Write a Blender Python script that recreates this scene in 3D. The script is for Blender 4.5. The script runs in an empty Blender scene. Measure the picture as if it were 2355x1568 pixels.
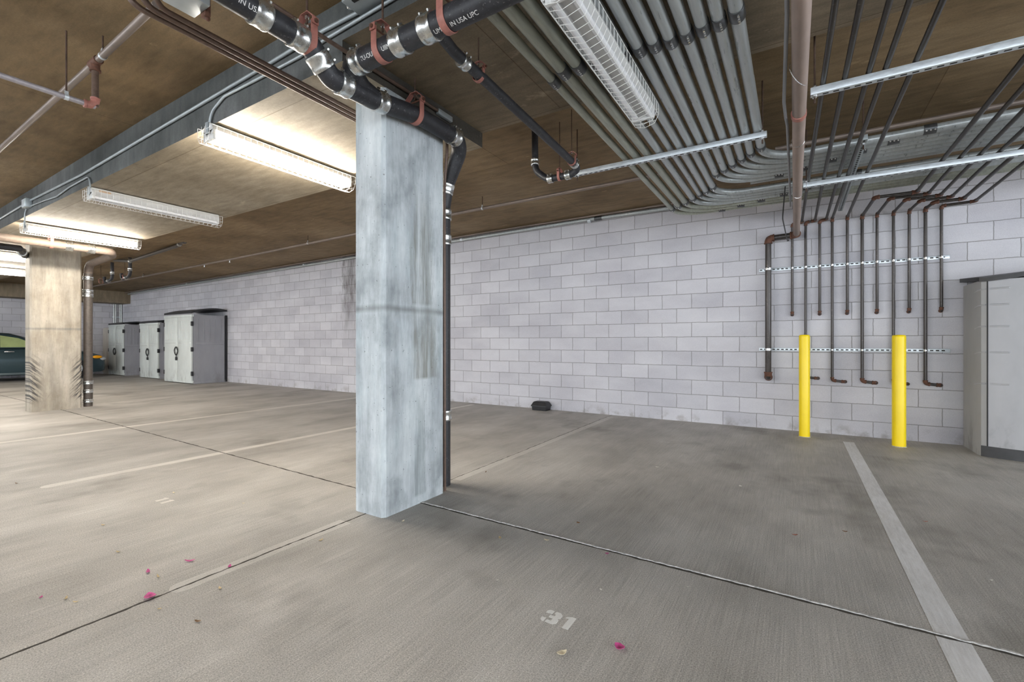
import bpy, bmesh, math, random
from mathutils import Vector as V, Matrix
from mathutils.geometry import tessellate_polygon

S = bpy.context.scene
COL = S.collection
PI = math.pi
random.seed(31)

# ------------------------------------------------------------------ camera
F_PX, CX, CY, CAM_H = 1055.5, 1177.5, 787.0, 1.125
TH = math.radians(31.72)
_c, _s = math.cos(TH), math.sin(TH)
cam = bpy.data.cameras.new('camera')
cam.sensor_width = 36.0
cam.lens = 36.0 * F_PX / 2355.0
cam.shift_y = 3.0 / 2355.0
cam.clip_start = 0.05
cam.clip_end = 200
camo = bpy.data.objects.new('camera', cam)
COL.objects.link(camo)
camo.location = (0, 0, CAM_H)
camo.rotation_euler = (PI / 2, 0, TH)
S.camera = camo


def at(px, py, X=None, Y=None, Z=None):
    """point of the garage seen at a pixel of the photograph, on a plane of constant X, Y or Z"""
    a, b = (px - CX) / F_PX, (CY - py) / F_PX
    r = V((-_s + a * _c, _c + a * _s, b))
    if X is not None:
        d = X / r.x
    elif Y is not None:
        d = Y / r.y
    else:
        d = (Z - CAM_H) / r.z
    return V((0, 0, CAM_H)) + r * d


# ------------------------------------------------------------------ mesh kit
ORI = {}


def sock(n, k):
    return n.inputs[k]


class MB:
    def __init__(self):
        self.v, self.f, self.m = [], [], []

    def add(self, vs, fs, mi=0):
        b = len(self.v)
        self.v.extend(V(x) for x in vs)
        self.f.extend([tuple(b + i for i in f) for f in fs])
        self.m.extend([mi] * len(fs))
        return self

    def bm(self, bm, mi=0):
        bm.verts.index_update()
        self.add([v.co.copy() for v in bm.verts], [[v.index for v in f.verts] for f in bm.faces], mi)
        bm.free()
        return self

    def box(self, lo, hi, bev=0.0, mi=0, seg=2):
        bm = bmesh.new()
        bmesh.ops.create_cube(bm, size=1.0)
        lo, hi = V(lo), V(hi)
        for v in bm.verts:
            v.co = V([lo[i] + (v.co[i] + 0.5) * (hi[i] - lo[i]) for i in range(3)])
        if bev:
            bmesh.ops.bevel(bm, geom=list(bm.edges), offset=bev, segments=seg, affect='EDGES', profile=0.5)
        return self.bm(bm, mi)

    def sweep(self, path, r, seg=16, caps=True, mi=0):
        """round tube along a list of points; r a number or one radius per point"""
        p = [V(q) for q in path]
        n = len(p)
        rr = r if isinstance(r, (list, tuple)) else [r] * n
        t = []
        for i in range(n):
            a = p[max(i - 1, 0)]
            b = p[min(i + 1, n - 1)]
            if 0 < i < n - 1:
                d = (p[i] - a).normalized() + (b - p[i]).normalized()
            else:
                d = b - a
            t.append(d.normalized())
        up = V((0, 0, 1)) if abs(t[0].z) < 0.9 else V((1, 0, 0))
        u = (up - t[0] * up.dot(t[0])).normalized()
        vs, fs = [], []
        for i in range(n):
            u = (u - t[i] * u.dot(t[i])).normalized()
            w = t[i].cross(u)
            for k in range(seg):
                a = 2 * PI * k / seg
                vs.append(p[i] + (u * math.cos(a) + w * math.sin(a)) * rr[i])
        for i in range(n - 1):
            for k in range(seg):
                k2 = (k + 1) % seg
                fs.append((i * seg + k, i * seg + k2, (i + 1) * seg + k2, (i + 1) * seg + k))
        if caps:
            fs.append(tuple(reversed(range(seg))))
            fs.append(tuple(range((n - 1) * seg, n * seg)))
        return self.add(vs, fs, mi)

    def cyl(self, a, b, r, seg=16, mi=0, r2=None):
        return self.sweep([a, b], [r, r if r2 is None else r2], seg, True, mi)

    def lathe(self, c, ax, prof, seg=20, mi=0):
        """prof: list of (distance along axis, radius)"""
        ax = V(ax).normalized()
        c = V(c)
        return self.sweep_prof(c, ax, prof, seg, mi)

    def sweep_prof(self, c, ax, prof, seg, mi):
        up = V((0, 0, 1)) if abs(ax.z) < 0.9 else V((1, 0, 0))
        u = (up - ax * up.dot(ax)).normalized()
        w = ax.cross(u)
        vs, fs = [], []
        n = len(prof)
        for (d, r) in prof:
            for k in range(seg):
                a = 2 * PI * k / seg
                vs.append(c + ax * d + (u * math.cos(a) + w * math.sin(a)) * max(r, 1e-5))
        for i in range(n - 1):
            for k in range(seg):
                k2 = (k + 1) % seg
                fs.append((i * seg + k, i * seg + k2, (i + 1) * seg + k2, (i + 1) * seg + k))
        fs.append(tuple(reversed(range(seg))))
        fs.append(tuple(range((n - 1) * seg, n * seg)))
        return self.add(vs, fs, mi)

    def ball(self, c, r, seg=12, mi=0, sc=(1, 1, 1)):
        bm = bmesh.new()
        bmesh.ops.create_uvsphere(bm, u_segments=seg, v_segments=max(6, seg // 2), radius=r)
        for v in bm.verts:
            v.co = V((v.co.x * sc[0], v.co.y * sc[1], v.co.z * sc[2])) + V(c)
        return self.bm(bm, mi)

    def ribbon(self, pts, wdir, width, th, mi=0, close=False):
        """flat strap along pts, wide along wdir, thick th outward"""
        p = [V(q) for q in pts]
        wd = V(wdir).normalized()
        n = len(p)
        vs, fs = [], []
        for i in range(n):
            a, b = p[max(i - 1, 0)], p[min(i + 1, n - 1)]
            t = (b - a).normalized()
            nn = t.cross(wd).normalized()
            for (o, s) in ((0, -1), (0, 1), (1, 1), (1, -1)):
                vs.append(p[i] + nn * th * o + wd * width * 0.5 * s)
        for i in range(n - 1):
            for k in range(4):
                k2 = (k + 1) % 4
                fs.append((i * 4 + k, i * 4 + k2, (i + 1) * 4 + k2, (i + 1) * 4 + k))
        fs.append((3, 2, 1, 0))
        fs.append(tuple(range((n - 1) * 4, n * 4)))
        return self.add(vs, fs, mi)

    def prism(self, poly, z0, z1, mi=0):
        """vertical prism over an XY polygon (counter-clockwise)"""
        n = len(poly)
        vs = [(x, y, z0) for x, y in poly] + [(x, y, z1) for x, y in poly]
        fs = [tuple(reversed(range(n))), tuple(range(n, 2 * n))]
        fs += [(k, (k + 1) % n, n + (k + 1) % n, n + k) for k in range(n)]
        return self.add(vs, fs, mi)

    def extrude(self, poly, a, b, ax, mi=0):
        """prism of a 2D polygon along axis ax (0,1) between a and b; poly = (other horizontal, z)"""
        n = len(poly)
        mk = (lambda t, q: (t, q[0], q[1])) if ax == 0 else (lambda t, q: (q[0], t, q[1]))
        vs = [mk(a, q) for q in poly] + [mk(b, q) for q in poly]
        fs = [tuple(range(n)), tuple(reversed(range(n, 2 * n)))]
        fs += [(k, n + k, n + (k + 1) % n, (k + 1) % n) for k in range(n)]
        return self.add(vs, fs, mi)

    def build(self, name, mats, parent=None, origin=None, sharp=38):
        mats = mats if isinstance(mats, (list, tuple)) else [mats]
        me = bpy.data.meshes.new(name)
        if parent is not None:
            o0 = ORI[parent.name]
        elif origin is not None:
            o0 = V(origin)
        else:
            lo = [min(v[i] for v in self.v) for i in range(3)]
            hi = [max(v[i] for v in self.v) for i in range(3)]
            o0 = V(((lo[0] + hi[0]) / 2, (lo[1] + hi[1]) / 2, lo[2]))
        me.from_pydata([tuple(v - o0) for v in self.v], [], self.f)
        for m in mats:
            me.materials.append(m)
        for p, mi in zip(me.polygons, self.m):
            p.material_index = mi
            p.use_smooth = True
        bm = bmesh.new()
        bm.from_mesh(me)
        bmesh.ops.recalc_face_normals(bm, faces=bm.faces)
        bm.to_mesh(me)
        bm.free()
        me.set_sharp_from_angle(angle=math.radians(sharp))
        ob = bpy.data.objects.new(name, me)
        COL.objects.link(ob)
        if parent is not None:
            ob.parent = parent
        else:
            ob.location = o0
        ORI[ob.name] = o0
        return ob


def tag(o, label, cat, group=None):
    o['label'] = label
    o['category'] = cat
    if group:
        o['group'] = group
    return o


def thing(name, label, cat, loc, group=None):
    o = bpy.data.objects.new(name, None)
    o.empty_display_size = 0.1
    COL.objects.link(o)
    o.location = loc
    ORI[o.name] = V(loc)
    return tag(o, label, cat, group)


def struct(o):
    o['kind'] = 'structure'
    return o


def fillet(pts, rad, n=7):
    p = [V(q) for q in pts]
    rads = rad if isinstance(rad, (list, tuple)) else [rad] * len(p)
    out = [p[0]]
    for i in range(1, len(p) - 1):
        u = (p[i - 1] - p[i])
        w = (p[i + 1] - p[i])
        lu, lw = u.length, w.length
        u.normalize()
        w.normalize()
        ang = u.angle(w)
        if ang > PI - 0.02 or rads[i] <= 0:
            out.append(p[i])
            continue
        half = ang / 2
        t = min(rads[i] / math.tan(half), 0.49 * lu if i > 1 else 0.95 * lu, 0.49 * lw if i < len(p) - 2 else 0.95 * lw)
        R = t * math.tan(half)
        c = p[i] + (u + w).normalized() * (t / math.cos(half))
        a = (p[i] + u * t - c)
        b = (p[i] + w * t - c)
        tot = a.angle(b)
        for k in range(n + 1):
            f = k / n
            q = (a * math.sin((1 - f) * tot) + b * math.sin(f * tot)) / math.sin(tot)
            out.append(c + q)
    out.append(p[-1])
    return out


# ------------------------------------------------------------------ materials
def rgb(h):
    """sRGB hex to linear"""
    v = [int(h[i:i + 2], 16) / 255 for i in (0, 2, 4)]
    return tuple(x / 12.92 if x <= 0.04045 else ((x + 0.055) / 1.055) ** 2.4 for x in v) + (1,)


class NT:
    def __init__(self, name):
        self.m = bpy.data.materials.new(name)
        self.m.use_nodes = True
        self.t = self.m.node_tree
        self.t.nodes.clear()
        self.out = self.t.nodes.new('ShaderNodeOutputMaterial')
        self.b = self.t.nodes.new('ShaderNodeBsdfPrincipled')
        self.t.links.new(self.b.outputs[0], self.out.inputs[0])

    def n(self, typ, **kw):
        nd = self.t.nodes.new(typ)
        for k, v in kw.items():
            if k.startswith('i_'):
                key = k[2:]
                key = int(key) if key.isdigit() else key.replace('_', ' ')
                self.put(nd.inputs[key], v)
            else:
                setattr(nd, k, v)
        return nd

    def put(self, s, v):
        if hasattr(v, 'is_output') or isinstance(v, bpy.types.NodeSocket):
            self.t.links.new(v, s)
        else:
            s.default_value = v

    def coord(self, scale=(1, 1, 1), loc=(0, 0, 0), rot=(0, 0, 0)):
        tc = self.n('ShaderNodeNewGeometry')
        mp = self.n('ShaderNodeMapping')
        self.t.links.new(tc.outputs['Position'], mp.inputs['Vector'])
        mp.inputs['Scale'].default_value = scale
        mp.inputs['Location'].default_value = loc
        mp.inputs['Rotation'].default_value = rot
        return mp.outputs[0]

    def noise(self, vec, scale, detail=3.0, rough=0.55):
        return self.n('ShaderNodeTexNoise', i_Vector=vec, i_Scale=scale, i_Detail=detail, i_Roughness=rough).outputs[0]

    def ramp(self, fac, stops):
        r = self.n('ShaderNodeValToRGB', i_Fac=fac)
        e = r.color_ramp.elements
        while len(e) < len(stops):
            e.new(0.5)
        for el, (p, c) in zip(e, stops):
            el.position = p
            el.color = c if isinstance(c, (tuple, list)) else (c, c, c, 1)
        return r.outputs[0]

    def mix(self, fac, a, b, mode='MIX'):
        m = self.n('ShaderNodeMix', data_type='RGBA', blend_type=mode)
        self.put(m.inputs[0], fac)
        self.put(m.inputs[6], a)
        self.put(m.inputs[7], b)
        return m.outputs[2]

    def math(self, op, a, b=0.0, c=None):
        m = self.n('ShaderNodeMath', operation=op)
        self.put(m.inputs[0], a)
        self.put(m.inputs[1], b)
        if c is not None:
            self.put(m.inputs[2], c)
        return m.outputs[0]

    def bump(self, h, strength=0.2, dist=0.01):
        b = self.n('ShaderNodeBump', i_Height=h, i_Strength=strength, i_Distance=dist)
        self.t.links.new(b.outputs[0], self.b.inputs['Normal'])

    def fin(self, col, rough=0.6, metal=0.0, spec=None):
        self.put(self.b.inputs['Base Color'], col)
        self.put(self.b.inputs['Roughness'], rough)
        self.put(self.b.inputs['Metallic'], metal)
        if spec is not None:
            self.b.inputs['Specular IOR Level'].default_value = spec
        return self.m


def plain(name, col, rough=0.5, metal=0.0, var=0.0, scale=20, spec=None):
    k = NT(name)
    col = rgb(col) if isinstance(col, str) else col
    if var:
        n = k.noise(k.coord(), scale, 3)
        lo = tuple(c * (1 - var) for c in col[:3]) + (1,)
        hi = tuple(min(1, c * (1 + var)) for c in col[:3]) + (1,)
        return k.fin(k.ramp(n, [(0.3, lo), (0.7, hi)]), rough, metal, spec)
    return k.fin(col, rough, metal, spec)


# floor: broom-finished concrete
def mat_floor(name='floor_concrete', paint=None):
    k = NT(name)
    big = k.noise(k.coord((0.9, 0.35, 1)), 1.3, 5, 0.6)
    mid = k.noise(k.coord((1.7, 0.9, 1)), 1.5, 5, 0.62)
    broom = k.noise(k.coord((190, 2.2, 1)), 1.0, 2, 0.6)
    grit = k.noise(k.coord(), 190, 3, 0.75)
    base = k.ramp(big, [(0.3, (0.30, 0.283, 0.258, 1)), (0.5, (0.405, 0.386, 0.358, 1)), (0.70, (0.485, 0.466, 0.438, 1))])
    base = k.mix(0.55, base, k.ramp(mid, [(0.3, 0.4), (0.7, 0.64)]), 'OVERLAY')
    base = k.mix(0.26, base, k.ramp(broom, [(0.3, 0.25), (0.7, 0.75)]), 'OVERLAY')
    base = k.mix(0.7, base, k.ramp(grit, [(0.28, 0.12), (0.72, 0.88)]), 'OVERLAY')
    oil = k.noise(k.coord((1, 0.8, 1), loc=(3.3, 1.7, 0)), 0.9, 4, 0.65)
    base = k.mix(k.math('MULTIPLY', k.ramp(oil, [(0.56, 0.0), (0.70, 1.0)]), 0.5), base, (0.12, 0.107, 0.09, 1))
    if paint:
        wear = k.noise(k.coord((60, 8, 1)), 1.0, 4, 0.7)
        w2 = k.noise(k.coord((1.2, 0.7, 1)), 1.5, 2)
        f = k.ramp(k.math('ADD', k.math('MULTIPLY', wear, 0.55), k.math('MULTIPLY', w2, 0.45)), [(0.38, paint[1]), (0.6, paint[2])])
        base = k.mix(f, base, paint[0])
    h = k.math('ADD', k.math('MULTIPLY', broom, 0.7), k.math('MULTIPLY', grit, 0.5))
    k.bump(h, 0.35, 0.004)
    return k.fin(base, k.ramp(mid, [(0.3, 0.72), (0.7, 0.55)]), 0, 0.35)


def mat_wall():
    k = NT('concrete_block')
    g = k.n('ShaderNodeNewGeometry')
    sx = k.n('ShaderNodeSeparateXYZ', i_Vector=g.outputs['Position'])
    hor = k.math('ADD', sx.outputs[0], sx.outputs[1])
    vec = k.n('ShaderNodeCombineXYZ', i_X=k.math('ADD', hor, -0.175 - 6.86), i_Y=k.math('ADD', sx.outputs[2], 0.012), i_Z=0.0).outputs[0]
    wob = k.n('ShaderNodeVectorMath', operation='MULTIPLY_ADD')
    nz = k.n('ShaderNodeTexNoise', i_Vector=vec, i_Scale=11.0, i_Detail=4.0)
    k.put(wob.inputs[0], nz.outputs[1])
    wob.inputs[1].default_value = (0.012, 0.012, 0)
    k.put(wob.inputs[2], vec)
    br = k.n('ShaderNodeTexBrick', i_Vector=wob.outputs[0], offset=0.5, i_Scale=1.0)
    br.inputs['Color1'].default_value = (0.495, 0.485, 0.52, 1)
    br.inputs['Color2'].default_value = (0.585, 0.573, 0.605, 1)
    br.inputs['Mortar'].default_value = (0.285, 0.275, 0.275, 1)
    br.inputs['Brick Width'].default_value = 0.4064
    br.inputs['Row Height'].default_value = 0.2032
    br.inputs['Mortar Size'].default_value = 0.0045
    br.inputs['Mortar Smooth'].default_value = 0.25
    br.inputs['Bias'].default_value = 0.0
    pos = k.coord()
    blotch = k.noise(k.coord((0.8, 0.8, 1.6)), 1.4, 5, 0.6)
    fine = k.noise(pos, 170, 2, 0.7)
    col = k.mix(0.6, br.outputs[0], k.ramp(blotch, [(0.28, 0.40), (0.72, 0.62)]), 'OVERLAY')
    col = k.mix(0.3, col, k.ramp(fine, [(0.3, 0.3), (0.7, 0.7)]), 'OVERLAY')
    # dark damp patch running down the blocks behind the column
    dx = k.math('ABSOLUTE', k.math('ADD', sx.outputs[0], 8.42))
    dn = k.noise(k.coord((5, 1, 2.2)), 1.3, 4, 0.65)
    d1 = k.math('SUBTRACT', k.math('ADD', 0.44, k.math('MULTIPLY', k.math('SUBTRACT', dn, 0.5), 0.75)), dx)
    zr = k.n('ShaderNodeMapRange', i_Value=sx.outputs[2], i_1=1.0, i_2=2.3).outputs[0]
    stain = k.math('MULTIPLY', k.ramp(d1, [(0.0, 0.0), (0.22, 1.0)]), zr)
    col = k.mix(k.math('MULTIPLY', stain, k.ramp(k.noise(k.coord((7, 1, 1.5)), 1.0, 5, 0.7), [(0.32, 0.12), (0.6, 0.8)])), col, (0.10, 0.085, 0.075, 1))
    # grime low on the wall
    lowz = k.n('ShaderNodeMapRange', i_Value=sx.outputs[2], i_1=0.16, i_2=0.0).outputs[0]
    grime = k.math('MULTIPLY', lowz, k.ramp(k.noise(pos, 6, 4, 0.65), [(0.5, 0.0), (0.68, 0.55)]))
    col = k.mix(grime, col, (0.15, 0.115, 0.08, 1))
    gx = k.ramp(sx.outputs[0], [(0.0, 0.0), (1.0, 1.0)])
    h = k.math('SUBTRACT', k.math('MULTIPLY', fine, 0.25), br.outputs[1])
    k.bump(h, 0.6, 0.005)
    return k.fin(col, 0.85, 0, 0.25)


def mat_ceiling(name, c0, c1, c2, grain_y=True, seams=True):
    k = NT(name)
    st = k.noise(k.coord((3.0, 12, 3) if grain_y else (10, 2.2, 2.2)), 1.2, 5, 0.65)
    big = k.noise(k.coord((1, 1, 1), loc=(7, 2, 0)), 0.9, 4, 0.6)
    fine = k.noise(k.coord(), 90, 2, 0.7)
    col = k.ramp(big, [(0.28, c0), (0.5, c1), (0.75, c2)])
    col = k.mix(0.55, col, k.ramp(st, [(0.3, 0.3), (0.7, 0.7)]), 'OVERLAY')
    col = k.mix(0.25, col, k.ramp(fine, [(0.3, 0.3), (0.7, 0.7)]), 'OVERLAY')
    spots = k.noise(k.coord((1.0, 2.0, 1), loc=(1, 9, 0)), 2.6, 6, 0.7)
    col = k.mix(k.math('MULTIPLY', k.ramp(spots, [(0.64, 0.0), (0.76, 1.0)]), 0.5), col, tuple(min(1, x * 2.2) for x in c2[:3]) + (1,))
    if seams:
        br = k.n('ShaderNodeTexBrick', i_Vector=k.coord((1, 1, 0), loc=(0.28, 0.55, 0)), offset=0.5, i_Scale=1.0)
        br.inputs['Color1'].default_value = (1, 1, 1, 1)
        br.inputs['Color2'].default_value = (0.86, 0.86, 0.86, 1)
        br.inputs['Mortar'].default_value = (0.55, 0.5, 0.45, 1)
        br.inputs['Brick Width'].default_value = 2.44
        br.inputs['Row Height'].default_value = 1.22
        br.inputs['Mortar Size'].default_value = 0.0035
        br.inputs['Mortar Smooth'].default_value = 0.3
        col = k.mix(1.0, col, br.outputs[0], 'MULTIPLY')
    k.bump(k.math('ADD', st, k.math('MULTIPLY', fine, 0.3)), 0.15, 0.004)
    return k.fin(col, 0.75, 0, 0.3)


def mat_column(name, warm=False):
    k = NT(name)
    g = k.n('ShaderNodeNewGeometry')
    sx = k.n('ShaderNodeSeparateXYZ', i_Vector=g.outputs['Position'])
    X, Y, Z = sx.outputs
    streak = k.noise(k.coord((7, 7, 0.7)), 1.0, 5, 0.62)
    blot = k.noise(k.coord((1, 1, 0.8)), 3.2, 5, 0.6)
    fine = k.noise(k.coord((60, 60, 12)), 1.0, 3, 0.7)
    pits = k.noise(k.coord(), 62, 1, 0.5)
    streak2 = k.noise(k.coord((22, 22, 1.6), loc=(4, 1, 0)), 1.0, 4, 0.7)
    if warm:
        col = k.ramp(blot, [(0.3, (0.33, 0.285, 0.225, 1)), (0.55, (0.43, 0.385, 0.32, 1)), (0.75, (0.50, 0.455, 0.39, 1))])
    else:
        col = k.ramp(blot, [(0.3, (0.29, 0.32, 0.335, 1)), (0.46, (0.46, 0.495, 0.515, 1)), (0.70, (0.58, 0.62, 0.635, 1))])
    col = k.mix(0.6, col, k.ramp(streak, [(0.28, 0.22), (0.7, 0.70)]), 'OVERLAY')
    col = k.mix(0.22, col, k.ramp(fine, [(0.3, 0.3), (0.7, 0.7)]), 'OVERLAY')
    col = k.mix(k.ramp(pits, [(0.745, 0.0), (0.775, 0.7)]), col, (0.12, 0.12, 0.12, 1))
    # form joint at chest height
    zz = k.math('ADD', Z, k.math('MULTIPLY', k.math('SUBTRACT', blot, 0.5), 0.03))
    jl = k.ramp(k.math('ABSOLUTE', k.math('SUBTRACT', zz, 1.345)), [(0.004, 1.0), (0.03, 0.0)])
    col = k.mix(k.math('MULTIPLY', jl, k.ramp(streak, [(0.3, 0.8), (0.75, 0.25)])), col, (0.16, 0.17, 0.165, 1))
    if not warm:
        def patch(yc, yw, z0, z1, amt, tint):
            nonlocal col
            e = k.math('ADD', k.math('MULTIPLY', k.math('SUBTRACT', streak2, 0.5), 0.22), k.math('MULTIPLY', k.math('SUBTRACT', fine, 0.5), 0.08))
            yy = k.math('ABSOLUTE', k.math('ADD', k.math('SUBTRACT', Y, yc), e))
            m = k.ramp(yy, [(yw * 0.55, 1.0), (yw, 0.0)])
            up = k.n('ShaderNodeMapRange', i_Value=Z, i_1=z1 + 0.25, i_2=z1 - 0.1).outputs[0]
            dn = k.n('ShaderNodeMapRange', i_Value=Z, i_1=z0, i_2=z0 + 0.02).outputs[0]
            right = k.n('ShaderNodeMapRange', i_Value=X, i_1=-2.262, i_2=-2.25).outputs[0]
            mm = k.math('MULTIPLY', k.math('MULTIPLY', m, k.math('MULTIPLY', up, dn)), k.math('MULTIPLY', right, k.math('MULTIPLY', k.ramp(streak2, [(0.34, 0.15), (0.6, 1.0)]), amt)))
            col = k.mix(mm, col, tint)
        patch(2.42, 0.12, 1.38, 2.0, 0.8, (0.19, 0.195, 0.175, 1))
        patch(2.45, 0.15, 0.86, 1.22, 0.85, (0.20, 0.20, 0.175, 1))
        patch(2.40, 0.07, 0.05, 0.6, 0.7, (0.22, 0.25, 0.25, 1))
    else:
        # tyre and bumper scuffs on both edges, low down
        sl = k.noise(k.n('ShaderNodeCombineXYZ', i_X=k.math('MULTIPLY', Y, 5.0), i_Y=k.math('SUBTRACT', k.math('MULTIPLY', Z, 26.0), k.math('MULTIPLY', k.math('ABSOLUTE', k.math('SUBTRACT', Y, 2.51)), 30.0)), i_Z=0.0).outputs[0], 1.0, 4, 0.65)
        e1 = k.n('ShaderNodeMapRange', i_Value=Y, i_1=2.36, i_2=2.21).outputs[0]
        e2 = k.n('ShaderNodeMapRange', i_Value=Y, i_1=2.66, i_2=2.82).outputs[0]
        ed = k.math('MAXIMUM', e1, e2)
        zr = k.math('MULTIPLY', k.n('ShaderNodeMapRange', i_Value=Z, i_1=0.95, i_2=0.7).outputs[0], k.n('ShaderNodeMapRange', i_Value=Z, i_1=0.12, i_2=0.22).outputs[0])
        mk = k.math('MULTIPLY', k.math('MULTIPLY', ed, zr), k.ramp(sl, [(0.48, 0.0), (0.56, 1.6)]))
        col = k.mix(mk, col, (0.09, 0.085, 0.08, 1))
    k.bump(k.math('SUBTRACT', fine, k.ramp(pits, [(0.68, 0.0), (0.74, 1.0)])), 0.25, 0.003)
    return k.fin(col, 0.7, 0, 0.3)


def mat_metal(name, base, rough, metal=0.6, var=0.25, streak=(30, 30, 30), dust=None):
    k = NT(name)
    n = k.noise(k.coord(streak), 1.0, 4, 0.65)
    lo = tuple(x * (1 - var) for x in base) + (1,)
    hi = tuple(min(1, x * (1 + var)) for x in base) + (1,)
    col = k.ramp(n, [(0.3, lo), (0.7, hi)])
    if dust:
        g = k.n('ShaderNodeNewGeometry')
        s2 = k.noise(k.coord(), dust[1], 3, 0.7)
        col = k.mix(k.ramp(s2, [(0.62, 0.0), (0.74, dust[2])]), col, dust[0])
    return k.fin(col, k.ramp(n, [(0.3, max(0.05, rough - 0.08)), (0.7, min(1, rough + 0.1))]), metal)


M = {}
M['floor'] = mat_floor()
M['paint'] = mat_floor('floor_paint', ((0.80, 0.80, 0.81, 1), 0.5, 0.9))
M['paint_old'] = mat_floor('worn_floor_paint', ((0.72, 0.69, 0.64, 1), 0.42, 0.85))
M['paint_faint'] = mat_floor('faint_floor_paint', ((0.64, 0.62, 0.58, 1), 0.2, 0.65))
M['stencil'] = mat_floor('stencil_paint', ((0.80, 0.80, 0.78, 1), 0.75, 0.97))
M['wall'] = mat_wall()
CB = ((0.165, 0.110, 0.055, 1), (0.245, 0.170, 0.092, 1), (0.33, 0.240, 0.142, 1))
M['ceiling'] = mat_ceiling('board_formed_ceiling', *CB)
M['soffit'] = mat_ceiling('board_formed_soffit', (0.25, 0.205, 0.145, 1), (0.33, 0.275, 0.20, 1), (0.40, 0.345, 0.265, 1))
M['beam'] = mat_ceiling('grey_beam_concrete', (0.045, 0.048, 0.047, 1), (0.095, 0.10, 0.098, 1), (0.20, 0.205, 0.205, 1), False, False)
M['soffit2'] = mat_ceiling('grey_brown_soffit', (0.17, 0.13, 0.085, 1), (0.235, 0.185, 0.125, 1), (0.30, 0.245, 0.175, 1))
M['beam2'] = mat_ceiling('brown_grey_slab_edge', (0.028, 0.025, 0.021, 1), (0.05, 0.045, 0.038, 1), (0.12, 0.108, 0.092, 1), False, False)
M['column'] = mat_column('pale_blue_grey_concrete')
M['column2'] = mat_column('beige_concrete', True)
M['conduit'] = mat_metal('galvanized_conduit', (0.43, 0.46, 0.465), 0.33, 0.35, 0.13, (40, 3, 40))
M['conduit_green'] = mat_metal('dull_galvanized_conduit', (0.35, 0.365, 0.31), 0.42, 0.25, 0.22, (40, 5, 40))
M['coupling'] = mat_metal('dark_steel_coupling', (0.12, 0.125, 0.13), 0.38, 0.7, 0.25)
M['screw'] = mat_metal('bright_screw', (0.75, 0.76, 0.77), 0.25, 1.0, 0.1)
M['strut'] = mat_metal('zinc_strut', (0.66, 0.71, 0.75), 0.38, 0.45, 0.18, (18, 60, 60))
M['slot'] = plain('slot_shadow', (0.02, 0.02, 0.02, 1), 0.8)
M['iron'] = mat_metal('black_cast_iron', (0.022, 0.022, 0.026), 0.5, 0.0, 0.45, (22, 22, 22), ((0.30, 0.29, 0.29, 1), 70, 0.55))
M['band'] = mat_metal('stainless_band', (0.62, 0.63, 0.62), 0.27, 0.95, 0.2, (16, 16, 16))
M['red'] = mat_metal('red_painted_strap', (0.36, 0.145, 0.115), 0.55, 0.0, 0.2)
M['rod'] = mat_metal('rusty_rod', (0.085, 0.05, 0.035), 0.6, 0.3, 0.4)
M['rust'] = mat_metal('rusty_fitting', (0.125, 0.055, 0.034), 0.75, 0.1, 0.4, (40, 40, 40))
M['steel'] = mat_metal('black_steel_pipe', (0.062, 0.055, 0.052), 0.36, 0.45, 0.4, (30, 30, 4), ((0.30, 0.26, 0.23, 1), 60, 0.6))
M['steel_y'] = mat_metal('black_steel_pipe_overhead', (0.045, 0.038, 0.033), 0.38, 0.45, 0.4, (30, 4, 30), ((0.26, 0.22, 0.19, 1), 60, 0.5))
M['riser'] = mat_metal('dusty_pink_brown_pipe', (0.275, 0.207, 0.175), 0.55, 0.1, 0.22, (12, 3, 12))
M['brownpipe'] = mat_metal('brown_conduit', (0.13, 0.085, 0.065), 0.42, 0.3, 0.25)
M['sprink'] = mat_metal('sprinkler_pipe', (0.235, 0.19, 0.165), 0.42, 0.35, 0.25, (4, 12, 12))
M['lav'] = mat_metal('pale_sprinkler_pipe', (0.36, 0.33, 0.35), 0.45, 0.3, 0.2)
M['white'] = plain('white_enamel', (0.66, 0.66, 0.65, 1), 0.35, 0, 0.06, 8)
M['wire'] = plain('white_wire', (0.76, 0.76, 0.74, 1), 0.4)
M['greymetal'] = plain('grey_box_metal', (0.38, 0.42, 0.44, 1), 0.4, 0.3, 0.1, 10)
M['tubeoff'] = plain('unlit_tube', (0.82, 0.82, 0.84, 1), 0.15, 0, 0.0)
M['yellow'] = plain('yellow_plastic_sleeve', (0.95, 0.69, 0.002, 1), 0.35, 0, 0.05, 3)
M['black'] = plain('black_plastic', (0.018, 0.018, 0.02, 1), 0.4, 0, 0.25, 12)
M['blackrubber'] = plain('dark_grey_plastic', (0.045, 0.045, 0.047, 1), 0.5, 0, 0.2, 9)
M['cable'] = plain('black_cable', (0.02, 0.02, 0.02, 1), 0.45)
M['greycable'] = plain('grey_cable', (0.20, 0.20, 0.21, 1), 0.5)
M['joint'] = plain('floor_joint', (0.045, 0.038, 0.03, 1), 0.9, 0, 0.3, 30)
M['caulk'] = plain('frayed_white_sealant', (0.50, 0.49, 0.47, 1), 0.8, 0, 0.35, 60)


def mat_emit(name, col, s):
    k = NT(name)
    k.b.inputs['Emission Color'].default_value = col
    k.b.inputs['Emission Strength'].default_value = s
    return k.fin((0.9, 0.9, 0.9, 1), 0.3)


LAMP = 122.0
M['tubeon'] = mat_emit('lit_tube', (1.0, 0.925, 0.815, 1), LAMP)
M['tubefill'] = mat_emit('cool_fill_tube', (0.90, 0.96, 1.0, 1), LAMP)  # cool tubes, only for the added fill lights out of view


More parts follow.
